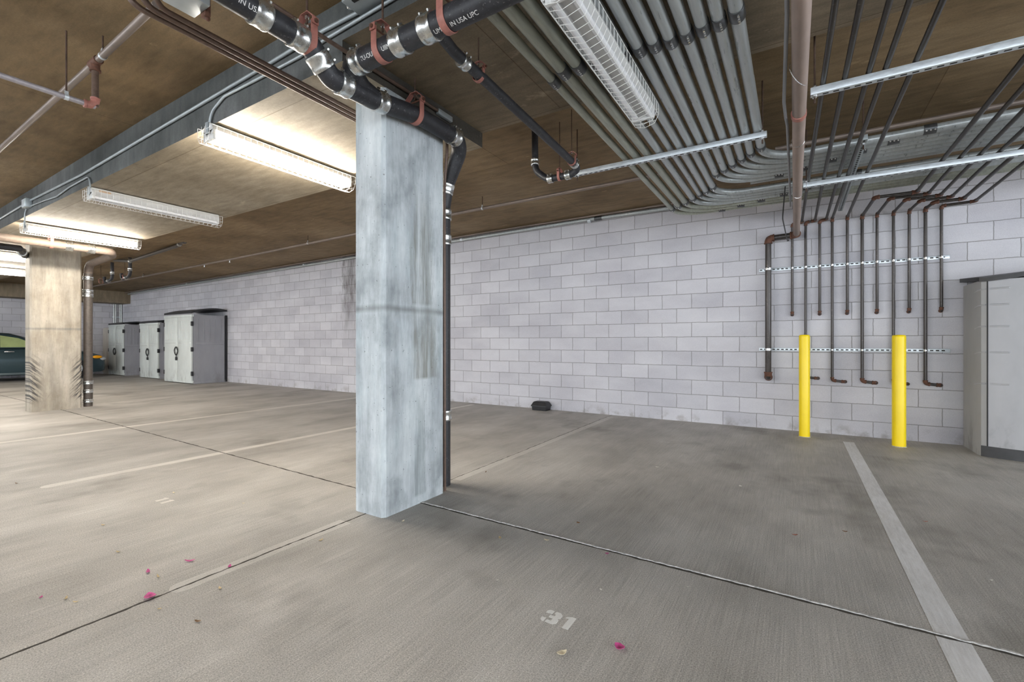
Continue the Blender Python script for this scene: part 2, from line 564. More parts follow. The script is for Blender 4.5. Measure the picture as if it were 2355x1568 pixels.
def mat_plastic(name, base, stain):
    k = NT(name)
    n = k.noise(k.coord((2, 2, 1)), 2.0, 4, 0.6)
    f = k.noise(k.coord(), 300, 2, 0.7)
    g = k.n('ShaderNodeNewGeometry')
    sx = k.n('ShaderNodeSeparateXYZ', i_Vector=g.outputs['Position'])
    col = k.ramp(n, [(0.3, tuple(x * 0.92 for x in base) + (1,)), (0.7, tuple(min(1, x * 1.06) for x in base) + (1,))])
    low = k.n('ShaderNodeMapRange', i_Value=sx.outputs[2], i_1=0.42, i_2=0.12).outputs[0]
    dirt = k.math('MULTIPLY', low, k.ramp(k.noise(k.coord((6, 6, 2.4)), 1.1, 5, 0.65), [(0.46, 0.0), (0.66, stain)]))
    col = k.mix(dirt, col, (0.14, 0.13, 0.12, 1))
    k.bump(f, 0.12, 0.002)
    return k.fin(col, 0.5, 0, 0.35)


M['plastic'] = mat_plastic('grey_resin_panel', (0.44, 0.44, 0.455), 0.7)
M['plastic_side'] = mat_plastic('grey_resin_side', (0.38, 0.375, 0.37), 0.7)
M['shed_door'] = mat_plastic('off_white_resin_door', (0.62, 0.65, 0.63), 0.5)
M['shed_side'] = mat_plastic('slate_resin_side', (0.30, 0.30, 0.325), 0.4)
M['shed_beige'] = mat_plastic('beige_resin', (0.55, 0.50, 0.44), 0.3)

# ------------------------------------------------------------------ the setting
YW = 6.86
XL = -21.2
ZL, ZR = 2.76, 2.88            # soffit of the thick strip left of the column, and right of it
BX = -2.24                     # where the thick strip steps up
B0, B1 = 1.75, 3.15            # near and far edge of the thick strip


def ceil_main(x):
    return 3.11 if x > -5 else 3.11 - (-5 - x) * 0.0115


def ceil_z(x, y):
    if B0 <= y <= B1:
        return ZL if x < BX else ZR
    return ceil_main(x)


b = MB()
b.box((XL - 0.3, -9, -0.25), (7.5, YW + 0.3, 0.0))
struct(b.build('floor', M['floor'], origin=(0, 0, 0)))
b = MB()
b.box((XL - 0.3, YW, -0.2), (7.5, YW + 0.25, 3.3))
struct(b.build('wall_back', M['wall'], origin=(0, 0, 0)))
b = MB()
b.box((XL - 0.25, -9, -0.2), (XL, YW, 3.3))
struct(b.build('wall_left', M['wall'], origin=(0, 0, 0)))

b = MB()                       # main slab, falling slightly to the left
xs = [XL - 0.3, -13, -5, 7.5]
for (y0, y1) in ((-9, B0 + 0.05), (B1 - 0.05, YW + 0.3)):
    vs = []
    for x in xs:
        z = ceil_main(x)
        vs += [(x, y0, z), (x, y1, z), (x, y1, 3.5), (x, y0, 3.5)]
    fs = []
    for i in range(3):
        for k in range(4):
            fs.append((i * 4 + k, i * 4 + (k + 1) % 4, i * 4 + 4 + (k + 1) % 4, i * 4 + 4 + k))
    fs += [(0, 1, 2, 3), (12, 13, 14, 15)]
    b.add(vs, fs)
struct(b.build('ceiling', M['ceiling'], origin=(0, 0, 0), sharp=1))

b = MB()                       # thick strip over the column row; front edge grey, underside board-marked
for (x0, x1, z0) in ((XL - 0.3, BX, ZL), (BX, 7.5, ZR)):
    vs = [(x0, B0, z0), (x1, B0, z0), (x1, B1, z0), (x0, B1, z0), (x0, B0, 3.45), (x1, B0, 3.45), (x1, B1, 3.45), (x0, B1, 3.45)]
    b.add(vs, [(0, 3, 2, 1)], 1 if x0 < BX else 2)
    b.add(vs, [(0, 1, 5, 4), (2, 3, 7, 6), (3, 0, 4, 7), (4, 5, 6, 7)], 0)
    b.add(vs, [(1, 2, 6, 5)], 3)
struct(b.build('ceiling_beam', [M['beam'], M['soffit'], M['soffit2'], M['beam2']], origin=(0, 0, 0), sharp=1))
b = MB()                       # low bulkhead along the far left wall
b.box((XL, -9, 2.52), (XL + 0.75, YW, 3.3))
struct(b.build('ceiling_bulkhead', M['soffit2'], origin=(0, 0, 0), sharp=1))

# ------------------------------------------------------------------ columns
def column(name, label, x0, x1, y0, y1, z, m, cham=0.022):
    b = MB()
    poly = [(x0 + cham, y0), (x1 - cham, y0), (x1, y0 + cham), (x1, y1 - cham), (x1 - cham, y1), (x0 + cham, y1), (x0, y1 - cham), (x0, y0 + cham)]
    b.prism(poly, 0, z)
    return tag(b.build(name, m, sharp=10), label, 'column', 'concrete columns of the parking garage')


column('concrete_column', 'pale blue-grey concrete column in the middle, standing on the floor under the black pipes', -2.521, -2.236, 2.06, 2.66, ZL, M['column'])
column('concrete_column', 'beige concrete column with tyre scuffs at the far left, in front of the parked car', -10.74, -10.46, 2.20, 2.83, ZL, M['column2'])

# ------------------------------------------------------------------ floor joints, parking lines, numbers
def strip(name, p0, p1, w, m, z=0.0012, jit=0.0, n=60, label=None):
    p0, p1 = V(p0), V(p1)
    d = (p1 - p0).normalized()
    nn = V((-d.y, d.x, 0))
    vs, fs = [], []
    for i in range(n + 1):
        q = p0.lerp(p1, i / n) + nn * random.uniform(-jit, jit)
        ww = w * (1 + (random.uniform(-0.5, 0.5) if jit else 0)) / 2
        for (s, zz) in ((-1, 0.0002), (1, 0.0002), (1, z), (-1, z)):
            vs.append((q.x + nn.x * ww * s, q.y + nn.y * ww * s, zz))
    for i in range(n):
        for k in range(4):
            fs.append((i * 4 + k, i * 4 + (k + 1) % 4, i * 4 + 4 + (k + 1) % 4, i * 4 + 4 + k))
    fs += [(0, 1, 2, 3), (n * 4, n * 4 + 1, n * 4 + 2, n * 4 + 3)]
    b = MB()
    b.add(vs, fs)
    return b.build(name, m)


struct(strip('floor_joint', (-2.405, -2.0, 0), (-2.40, 2.06, 0), 0.010, M['joint'], jit=0.003, n=150))
struct(strip('floor_joint', (-2.40, 2.66, 0), (-2.42, 6.86, 0), 0.008, M['joint'], jit=0.004, n=90))
struct(strip('floor_joint', (XL, 2.62, 0), (-10.74, 2.56, 0), 0.012, M['joint'], jit=0.002, n=80))
struct(strip('floor_joint', (-10.46, 2.56, 0), (-2.521, 2.37, 0), 0.011, M['joint'], jit=0.003, n=160))
struct(strip('floor_joint', (-2.236, 2.40, 0), (6, 2.27, 0), 0.014, M['joint'], jit=0.002, n=160))
struct(strip('joint_sealant', (-2.236, 2.412, 0), (6, 2.282, 0), 0.010, M['caulk'], z=0.005, jit=0.003, n=400))


def stadium(x0, x1, y0, y1, r0):
    pts = []
    w = (x1 - x0) / 2
    if r0:
        for k in range(9):
            a = PI + PI * k / 8
            pts.append(((x0 + x1) / 2 + w * math.cos(a), y0 + w + w * math.sin(a)))
    else:
        pts += [(x0, y0), (x1, y0)]
    return pts + [(x1, y1), (x0, y1)]


GL = 'painted parking bay lines'
for (x0, x1, y0, y1, rn, m, lab) in (
        (0.456, 0.558, 1.2, 6.40, False, 'paint', 'wide white parking line on the floor, ending between the two yellow bollards'),
        (-5.02, -4.92, 1.10, 6.70, True, 'paint_old', 'long pale parking line with a rounded end, on the floor left of the middle column'),
        (-2.455, -2.35, 0.95, 1.90, True, 'paint_faint', 'short faded parking line along the floor crack in front of the middle column'),
        (-2.42, -2.32, 2.95, 6.66, False, 'paint_faint', 'worn parking line running from the middle column to the block wall near the black box'),
        (-7.62, -7.52, 1.10, 6.70, True, 'paint_old', 'distant pale parking line on the floor between the far column and the sheds')):
    b = MB()
    b.prism(stadium(x0, x1, y0, y1, rn), 0.0002, 0.0009)
    tag(b.build('parking_line', M[m]), lab, 'parking line', GL)


def digits(name, label, ox, oy, w, h, chars, mk='stencil'):
    b = MB()
    q = lambda x0, y0, x1, y1, k: b.prism([(ox + k + x0 * w, oy + y0 * h), (ox + k + x1 * w, oy + y0 * h), (ox + k + x1 * w, oy + y1 * h), (ox + k + x0 * w, oy + y1 * h)], 0.0002, 0.0009)
    k = 0
    for ch in chars:
        if ch == '3':
            b.prism([(ox + k + x * w, oy + y * h) for x, y in ((0.36, 0), (0.82, 0), (1, 0.14), (1, 0.40), (0.88, 0.5), (1, 0.6), (1, 0.86), (0.82, 1), (0.52, 1), (0.52, 0.79), (0.62, 0.79), (0.62, 0.62), (0.34, 0.62), (0.34, 0.42), (0.62, 0.42), (0.62, 0.21), (0.36, 0.21))], 0.0002, 0.0009)
            b.prism([(ox + k + x * w, oy + y * h) for x, y in ((0.0, 0.72), (0.40, 0.72), (0.40, 1), (0.14, 1), (0.0, 0.88))], 0.0002, 0.0009)
            b.prism([(ox + k + x * w, oy + y * h) for x, y in ((0.0, 0.12), (0.14, 0.0), (0.26, 0.0), (0.26, 0.3), (0.0, 0.3))], 0.0002, 0.0009)
            k += w * 1.25
        else:
            b.prism([(ox + k + x * w, oy + y * h) for x, y in ((0.18, 0), (0.56, 0), (0.56, 1), (0.28, 1), (0.0, 0.86), (0.0, 0.76), (0.18, 0.8))], 0.0002, 0.0009)
            k += w * 0.95
    tag(b.build(name, M[mk]), label, 'floor number', 'stencilled bay numbers')


digits('bay_number', 'white stencilled bay number 31 on the concrete floor in the foreground', -0.885, 1.642, 0.070, 0.085, '31')
digits('bay_number', 'small faded white stencilled number 11 on the floor left of the middle column', -3.885, 1.437, 0.085, 0.078, '11', 'paint_old')

# ------------------------------------------------------------------ pipe kit
def band_coupling(parent, c, ax, r, ln=0.078, name='pipe_coupling', screws=True):
    """stainless no-hub sleeve with two rolled clamps"""
    c, ax = V(c), V(ax).normalized()
    b = MB()
    L = ln / 2
    b.lathe(c, ax, [(-L, r + 0.001), (-L, r + 0.0075), (-L * 0.86, r + 0.009), (-L * 0.55, r + 0.009), (-L * 0.48, r + 0.0075), (L * 0.48, r + 0.0075), (L * 0.55, r + 0.009), (L * 0.86, r + 0.009), (L, r + 0.0075), (L, r + 0.001)], 24)
    if screws:
        side = ax.cross(V((0, 0, 1)))
        if side.length < 0.1:
            side = V((1, 0, 0))
        side.normalize()
        upv = side.cross(ax).normalized()
        rad = (side * 0.55 + upv * 0.83).normalized()
        tan = ax.cross(rad)
        for s in (-1, 1):
            q = c + ax * L * 0.68 * s + rad * (r + 0.012)
            b.cyl(q - tan * 0.014, q + tan * 0.014, 0.0055, 8)
    return b.build(name, M['band'], parent)


def sleeve(parent, c, ax, r, ln, m, name='coupling', screws=0, sdir=None):
    c, ax = V(c), V(ax).normalized()
    b = MB()
    L = ln / 2
    b.lathe(c, ax, [(-L, r + 0.0005), (-L, r + 0.004), (-L * 0.9, r + 0.006), (L * 0.9, r + 0.006), (L, r + 0.004), (L, r + 0.0005)], 18)
    if screws:
        sd = V(sdir or (0, 0, -1))
        sd = (sd - ax * sd.dot(ax)).normalized()
        for i in range(screws):
            q = c + ax * (-L * 0.66 + L * 1.32 * i / max(1, screws - 1))
            b.cyl(q + sd * (r + 0.002), q + sd * (r + 0.015), 0.0055, 8, mi=1)
    return b.build(name, [m, M['screw']], parent)


def elbow(parent, p, d1, d2, r, m=None, name='elbow', leg=0.045):
    """threaded elbow: fat bend with beaded ends; d1, d2 point out along the two legs"""
    p, d1, d2 = V(p), V(d1).normalized(), V(d2).normalized()
    b = MB()
    path = fillet([p + d1 * leg, p, p + d2 * leg], leg * 0.8, 6)
    b.sweep(path, r * 1.22, 14)
    for d in (d1, d2):
        b.lathe(p + d * leg, d, [(-0.008, r * 1.2), (-0.006, r * 1.38), (0.006, r * 1.38), (0.008, r * 1.2)], 14)
    return b.build(name, m or M['rust'], parent)


def clevis(label, c, ax, r, top, strap='red', group='pipe hangers on rods', rod=True):
    """clevis hanger: strap under the pipe, yoke over it, cross bolt, threaded rod up to the concrete"""
    c, ax = V(c), V(ax).normalized()
    side = ax.cross(V((0, 0, 1))).normalized()
    up = V((0, 0, 1))
    t = thing('pipe_hanger', label, 'pipe hanger', c - up * (r + 0.005), group)
    k = max(0.55, min(1.0, r / 0.057))
    R = r + 0.0055
    hb = r + 0.035 * k
    pts = [c + side * R + up * hb]
    for i in range(17):
        a = -PI * i / 16
        pts.append(c + side * R * math.cos(a) + up * R * math.sin(a))
    pts.append(c - side * R + up * hb)
    w = 0.034 * k + 0.004
    b = MB()
    b.ribbon(pts, ax, w, -0.004)
    b.build('strap', M[strap], t)
    ht = hb + 0.05 * k
    R2 = R + 0.0055
    y = [c + side * R2 + up * (hb - 0.022 * k), c + side * R2 + up * (hb + 0.012 * k), c + side * (0.38 * R2) + up * ht, c - side * (0.38 * R2) + up * ht, c - side * R2 + up * (hb + 0.012 * k), c - side * R2 + up * (hb - 0.022 * k)]
    b = MB()
    b.ribbon(y, ax, w * 0.95, -0.004)
    b.build('yoke', M['rust' if strap != 'red' else 'red'], t)
    b = MB()
    b.cyl(c + side * (R2 + 0.016) + up * (hb - 0.006), c - side * (R2 + 0.016) + up * (hb - 0.006), 0.0045 * k + 0.001, 8)
    for s in (-1, 1):
        b.cyl(c + side * s * (R2 + 0.006) + up * (hb - 0.006), c + side * s * (R2 + 0.014) + up * (hb - 0.006), 0.011 * k, 6)
    b.build('cross_bolt', M['rust'], t)
    b = MB()
    for z in (ht - 0.013 * k, ht + 0.010 * k):
        b.cyl(c + up * (z - 0.006 * k), c + up * (z + 0.006 * k), 0.0105 * k, 6)
    b.build('nut', M['screw'], t)
    if top > c.z + ht - 0.02:
        b = MB()
        b.cyl(c + up * (ht - 0.045 * k), V((c.x, c.y, top)), 0.005 * k + 0.0008, 8)
        b.build('threaded_rod', M['rod'], t)
    return t


def text_on_pipe(parent, txt, c, ax, r, size, angle, name='lettering', m=None):
    """stencilled letters wrapped on a pipe; angle measured from straight down towards side"""
    cu = bpy.data.curves.new('t', 'FONT')
    cu.body = txt
    cu.size = size
    cu.align_x = 'LEFT'
    cu.align_y = 'CENTER'
    to = bpy.data.objects.new('t', cu)
    me = bpy.data.meshes.new_from_object(to)
    ax = V(ax).normalized()
    up = V((0, 0, 1))
    side = ax.cross(up).normalized()          # the side facing the room
    b = MB()
    vs = []
    for v in me.vertices:
        a = angle + v.co.y / r
        n = -up * math.cos(a) + side * math.sin(a)
        vs.append(V(c) + ax * v.co.x + n * (r + 0.0012))
    b.add(vs, [tuple(p.vertices) for p in me.polygons])
    bpy.data.objects.remove(to)
    bpy.data.curves.remove(cu)
    bpy.data.meshes.remove(me)
    return b.build(name, m or M['wire'], parent)


# ------------------------------------------------------------------ black drain pipes by the column
XM = -2.15
YB, ZB = 1.69, 2.652
lft = [V((XM, -2.5, 2.69)), V((XM, 1.475, 2.675))]


def on_main(px, py):
    q = at(px, py, X=XM)
    return V((XM, q.y, 2.69 - 0.015 * (q.y + 2.5) / 3.975))


def on_branch(px, py):
    q = at(px, py, Y=YB)
    return V((q.x, YB, ZB + 0.002))


main_pts = lft + [V((XM, 1.605, 2.562)), V((XM - 0.012, 1.90, 2.585)), V((XM, 2.30, 2.642)), V((XM, 2.775, 2.645)), V((-2.335, 2.80, 2.36)), V((-2.37, 2.80, 2.20)), V((-2.37, 2.80, 0.0))]
b = MB()
b.sweep(fillet(main_pts, [0, 0.07, 0.07, 0.3, 0.4, 0.13, 0.15, 0.2, 0], 8), 0.057, 24)
drain = tag(b.build('drain_pipe', M['iron'], origin=(-2.37, 2.80, 0)), 'thick black drain pipe passing the top of the middle column and down behind it', 'drain pipe')
for (c, ax) in ((on_main(597, 34), (0, 1, 0)), (on_main(683, 85), (0, 1, 0)), (V((XM, 1.540, 2.6185)), (0, 0.130, -0.113)), (V((XM - 0.003, 1.685, 2.5685)), (0, 1, 0.08)), (V((XM - 0.0105, 1.955, 2.593)), (0, 1, 0.14)), (V((XM, 2.655, 2.645)), (0, 1, 0)), (V((-2.345, 2.80, 2.335)), (-0.3, 0, -1)), (V((-2.37, 2.80, 2.13)), (0, 0, 1)), (V((-2.37, 2.80, 1.93)), (0, 0, 1)), (V((-2.37, 2.80, 0.55)), (0, 0, 1))):
    band_coupling(drain, c, ax, 0.057)
text_on_pipe(drain, 'IN USA', on_main(530, 12) + V((0, 0.01, 0)), (0, 1, 0), 0.057, 0.032, 1.0)
clevis('red clevis hanger holding the black drain pipe left of its bend, above the brown conduits', on_main(706, 100), (0, 1, 0), 0.057, 3.10)
clevis('red clevis hanger holding the black drain pipe against the top of the middle column', V((XM - 0.001, 2.255, 2.634)), (0, 1, 0), 0.057, ZR)

br_pts = [V((XM - 0.012, 1.93, 2.590)), V((XM - 0.01, 1.82, 2.612)), V((XM + 0.045, YB, ZB)), V((-1.2, YB, ZB + 0.003)), V((-0.965, YB, ZB + 0.004))]
b = MB()
b.sweep(fillet(br_pts, [0, 0.1, 0.10, 0, 0], 8), 0.057, 24)
branch = tag(b.build('drain_pipe', M['iron'], origin=(XM, 1.93, 2.55)), 'thick black branch pipe with white lettering, entering the drain from the upper right', 'drain pipe')
for px, py in ((829, 133), (923, 87), (989, 57)):
    band_coupling(branch, on_branch(px, py), (1, 0, 0), 0.057)
text_on_pipe(branch, 'IN USA UPC', on_branch(1043, 35), (1, 0, 0), 0.057, 0.030, 0.42)
text_on_pipe(branch, "I'U-OUU", on_branch(846, 128), (1, 0, 0), 0.057, 0.030, 0.95)
text_on_pipe(branch, 'UIIM', on_branch(893, 104), (1, 0, 0), 0.057, 0.030, 0.95)
text_on_pipe(branch, 'UM', on_branch(1006, 47), (1, 0, 0), 0.057, 0.030, 0.42)
for (px, py), lab in (((880, 108), 'red clevis hanger on the black branch pipe, between its two left steel bands'), ((1030, 38), 'red clevis hanger on the black branch pipe at the top edge, beside the small drain')):
    c = on_branch(px, py)
    clevis(lab, c, (1, 0, 0), 0.057, 3.1)

# small drain with its U-shaped trap
ZS = 2.66
sp = [V((-1.50, YB + 0.03, ZS)), V((-1.535, 1.90, ZS)), V((-1.632, 3.70, ZS + 0.01)), V((-1.635, 3.74, 2.645)), V((-1.70, 3.745, 2.615)), V((-1.93, 3.745, 2.615)), V((-2.06, 3.745, 2.72)), V((-2.065, 3.745, 3.11))]
b = MB()
b.sweep(fillet(sp, [0, 0.1, 0.06, 0.05, 0.06, 0.13, 0.12, 0], 8), 0.030, 18)
small = tag(b.build('drain_pipe', M['iron'], origin=(-1.75, 3.74, 2.6)), 'thin black drain pipe running back from the branch pipe to a U-shaped trap', 'drain pipe')
band_coupling(small, V((-1.548, 2.00, ZS)), (-0.05, 1, 0), 0.030, 0.06)
band_coupling(small, V((-1.631, 3.66, ZS + 0.01)), (-0.05, 1, 0), 0.030, 0.05)
band_coupling(small, V((-1.725, 3.745, 2.615)), (1, 0, 0), 0.030, 0.05)
band_coupling(small, V((-1.90, 3.745, 2.615)), (1, 0, 0), 0.030, 0.05)
band_coupling(small, V((-2.065, 3.745, 2.80)), (0, 0, 1), 0.030, 0.055)
clevis('rusty clevis hanger on the thin black drain just past its steel band', V((-1.556, 2.15, ZS)), (-0.05, 1, 0), 0.030, ZR)
clevis('rusty clevis hanger at the far end of the thin black drain, right of the trap', V((-1.627, 3.60, ZS + 0.009)), (-0.05, 1, 0), 0.030, 3.11)
clevis('rusty clevis hanger at the bottom of the U-shaped trap', V((-1.81, 3.745, 2.615)), (1, 0, 0), 0.030, 3.11)

# thin brown pipe above the drain, ending in a small box on the step of the slab
b = MB()
b.sweep([(-2.222, -1.5, 2.80), (-2.222, 2.60, 2.815)], 0.012, 12)
hp = tag(b.build('thin_conduit', M['brownpipe']), 'thin brown conduit above the black drain pipe, ending in a small grey box', 'conduit')
b = MB()
b.box((-2.236, 2.56, 2.79), (-2.208, 2.72, 2.83), 0.004)
b.build('end_box', M['greymetal'], hp)
b = MB()
b.sweep(fillet([(-2.236, 2.685, 2.755), (-2.238, 2.687, 2.55), (-2.262, 2.692, 2.36), (-2.266, 2.69, 2.25), (-2.262, 2.69, 0.0)], 0.08), 0.011, 12)
tag(b.build('thin_conduit', M['brownpipe']), 'thin brown conduit running down behind the right edge of the middle column', 'conduit')

# three brown conduits under the soffit left of the column
for i, (x, lab) in enumerate(((-2.70, 'brown conduit nearest the lit lamp, lowest of three side by side left of the column'), (-2.655, 'brown conduit in the middle of three side by side left of the column'), (-2.61, 'brown conduit nearest the black drain, topmost of three left of the column'))):
    b = MB()
    y0 = 0.90 + 0.03 * i
    b.sweep(fillet([(x - 0.12 + 0.2 * i, y0 - 0.02, 3.09), (x, y0, 2.74), (x, 3.0, 2.72)], 0.07), 0.0145 - 0.0015 * (i == 2), 12)
    tag(b.build('thin_conduit', M['brownpipe']), lab, 'conduit', 'brown conduits left of the column')

# conduits and boxes on the front edge of the thick strip
YF = B0 - 0.014
b = MB()
b.sweep([(-14.5, YF, 2.80), at(68, 462, Y=YF) + V((0.05, 0, 0)), at(188, 402, Y=YF), at(600, 158, Y=YF), at(745, 70, Y=YF), at(825, 28, Y=YF)], 0.012, 10)
bc1 = tag(b.build('thin_conduit', M['greymetal']), 'long grey conduit clipped along the upper front edge of the concrete beam', 'conduit', 'conduits along the front of the beam')
b = MB()
b.sweep(fillet([at(1000, -60, Y=YF), at(890, 6, Y=YF), at(750, 90, Y=YF), at(690, 130, Y=YF), at(600, 178, Y=YF), at(515, 222, Y=YF), at(483, 262, Y=YF), at(482, 296, Y=YF)], 0.12), 0.0095, 10)
tag(b.build('thin_conduit', M['greymetal']), 'thin grey conduit bending down the front of the beam to the nearest lit lamp', 'conduit', 'conduits along the front of the beam')
b = MB()
b.sweep(fillet([at(70, 474, Y=YF), at(100, 462, Y=YF), at(130, 452, Y=YF), at(160, 430, Y=YF), at(202, 407, Y=YF), at(206, 412, Y=YF), at(208, 432, Y=YF)], 0.1), 0.008, 10)
tag(b.build('thin_conduit', M['greymetal']), 'sagging grey cable on the beam between the square junction box and the unlit lamp', 'conduit', 'conduits along the front of the beam')
b = MB()
b.sweep(fillet([at(62, 478, Y=YF), at(57, 490, Y=YF), at(57, 515, Y=YF)], 0.1), 0.008, 10)
tag(b.build('thin_conduit', M['greymetal']), 'short grey conduit dropping from the square junction box to the distant lit lamp', 'conduit', 'conduits along the front of the beam')
c = at(68, 468, Y=YF)
b = MB()
b.box((c.x - 0.11, B0 - 0.06, c.z - 0.055), (c.x + 0.06, B0, c.z + 0.055), 0.006)
jb = tag(b.build('junction_box', M['greymetal']), 'small square grey junction box on the front of the beam above the distant lit lamp', 'junction box')
b = MB()
b.box((c.x - 0.10, B0 - 0.066, c.z - 0.048), (c.x + 0.05, B0 - 0.060, c.z + 0.048), 0.002)
b.build('cover_plate', M['strut'], jb)
# grey strip box on the beam at the top edge
a0 = at(812, 22, Y=1.70)
b = MB()
b.box((a0.x, 1.62, a0.z - 0.01), (a0.x + 0.42, B0, a0.z + 0.10), 0.008)
gb = tag(b.build('junction_box', M['greymetal']), 'long pale grey metal box at the top edge, between the two thick black pipes', 'junction box')
b = MB()
b.box((a0.x + 0.07, 1.6175, a0.z + 0.015), (a0.x + 0.20, 1.6195, a0.z + 0.028), 0.0)
b.box((a0.x + 0.06, 1.64, a0.z - 0.0125), (a0.x + 0.19, 1.66, a0.z - 0.0105), 0.0)
b.build('slot', M['slot'], gb)
b = MB()
b.lathe((a0.x, 1.70, a0.z + 0.03), (-1, 0, 0), [(0, 0.016), (0.01, 0.020), (0.025, 0.020), (0.04, 0.014)], 12)
b.build('cable_connector', M['screw'], gb)
# box with rusty bracket at the upper left edge
a1 = at(440, 6, Z=2.99)
b = MB()
b.box((a1.x - 0.10, a1.y - 0.10, 2.975), (a1.x + 0.08, a1.y + 0.06, 3.06), 0.006)
jb2 = tag(b.build('junction_box', M['greymetal']), 'grey metal box with a rusty bracket at the top edge, beside the brown conduits', 'junction box')
b = MB()
b.box((a1.x - 0.03, a1.y + 0.06, 2.955), (a1.x + 0.02, a1.y + 0.09, 3.10), 0.003)
b.ball((a1.x - 0.005, a1.y + 0.085, 2.955), 0.014)
b.build('bracket', M['rust'], jb2)

# ------------------------------------------------------------------ fluorescent fixtures
def fixture(label, x, y0, z, lit, sticker=False, tube='tubeon'):
    """four-foot strip fixture along Y hung at height z (top), with a wire guard"""
    L = 1.245
    t = thing('fluorescent_light', label, 'ceiling light', (x, y0 + L / 2, z - 0.17), 'fluorescent strip lights with wire guards')
    y1 = y0 + L
    b = MB()
    prof = [(x - 0.07, z - 0.045), (x - 0.03, z - 0.075), (x + 0.03, z - 0.075), (x + 0.07, z - 0.045), (x + 0.052, z), (x - 0.052, z)]
    b.extrude(prof, y0, y1, 1)
    b.build('housing', M['white'], t, sharp=20)
    for s in (-1, 1):
        xx = x + s * 0.045
        b = MB()
        b.cyl((xx, y0 + 0.025, z - 0.096), (xx, y1 - 0.025, z - 0.096), 0.0165, 14)
        b.build('lamp_tube', M[tube if lit else 'tubeoff'], t)
    for yy in (y0, y1):
        b = MB()
        s = 1 if yy == y0 else -1
        b.box((x - 0.072, min(yy, yy + s * 0.022), z - 0.118), (x + 0.072, max(yy, yy + s * 0.022), z - 0.045), 0.004)
        b.build('socket_bar', M['white'], t)
    b = MB()
    sec = [(-0.088, -0.02), (-0.088, -0.085), (-0.062, -0.135), (0.0, -0.15), (0.062, -0.135), (0.088, -0.085), (0.088, -0.02)]
    w = 0.0017
    for (sx_, sz_) in sec:
        b.cyl((x + sx_, y0 - 0.03, z + sz_), (x + sx_, y1 + 0.03, z + sz_), w, 4)
    n = 27
    for i in range(n):
        yy = y0 - 0.03 + (L + 0.06) * i / (n - 1)
        b.sweep([(x + sx_, yy, z + sz_) for sx_, sz_ in sec], w, 4)
    for yy in (y0 - 0.03, y1 + 0.03):
        for zz in (-0.05, -0.085, -0.118):
            hw = 0.088 if zz > -0.09 else 0.073
            b.cyl((x - hw, yy, z + zz), (x + hw, yy, z + zz), w, 4)
        for xx in (-0.03, 0.03):
            b.cyl((x + xx, yy, z - 0.02), (x + xx, yy, z - 0.145), w, 4)
    b.build('wire_guard', M['wire'], t)
    for yy in (y0 - 0.012, y1 - 0.008):
        b = MB()
        b.box((x - 0.02, yy, z - 0.07), (x + 0.02, yy + 0.02, z + 0.015), 0.003)
        b.build('end_bracket', M['greymetal'], t)
    if sticker:
        b = MB()
        b.box((x + 0.0535, y0 + 0.06, z - 0.036), (x + 0.0655, y0 + 0.16, z - 0.010))
        for v in b.v:
            v.x = x + 0.0524 + (z - v.z) * 0.4 + (0.001 if v.x > x + 0.06 else 0.0)
        b.build('orange_sticker', plain('orange_sticker', (0.62, 0.45, 0.32, 1), 0.6), t)
    return t


fixture('lit fluorescent light under the soffit just left of the middle column', -3.73, 1.72, ZL - 0.012, True)
fixture('unlit fluorescent light under the soffit, second lamp left of the middle column', -6.32, 1.77, ZL - 0.012, False, True)
fixture('lit fluorescent light under the soffit above the far beige column', -8.90, 1.82, ZL - 0.012, True)
fixture('lit fluorescent light at the left edge, upper of two beyond the far column', -12.1, 1.30, ZL - 0.012, True)
fixture('lit fluorescent light at the left edge, lower of two beyond the far column', -14.7, 1.80, ZL - 0.012, True)
fixture('unlit fluorescent light with white wire guard hanging under the overhead conduits at the top', -0.84, 1.74, 2.68, False)

for (fx, fy, lab) in ((2.2, -3.4, 'added unseen fluorescent fill light behind the camera, at the right'), (-6.8, -3.2, 'added unseen fluorescent fill light behind the camera, at the left'), (-11.2, -3.2, 'added unseen fluorescent fill light behind the camera, far left')):  # unseen fill lights, added behind the camera to brighten the floor
    fixture(lab, fx, fy, (ZR if fy > 0 else 3.03) - 0.012, True, tube='tubefill')

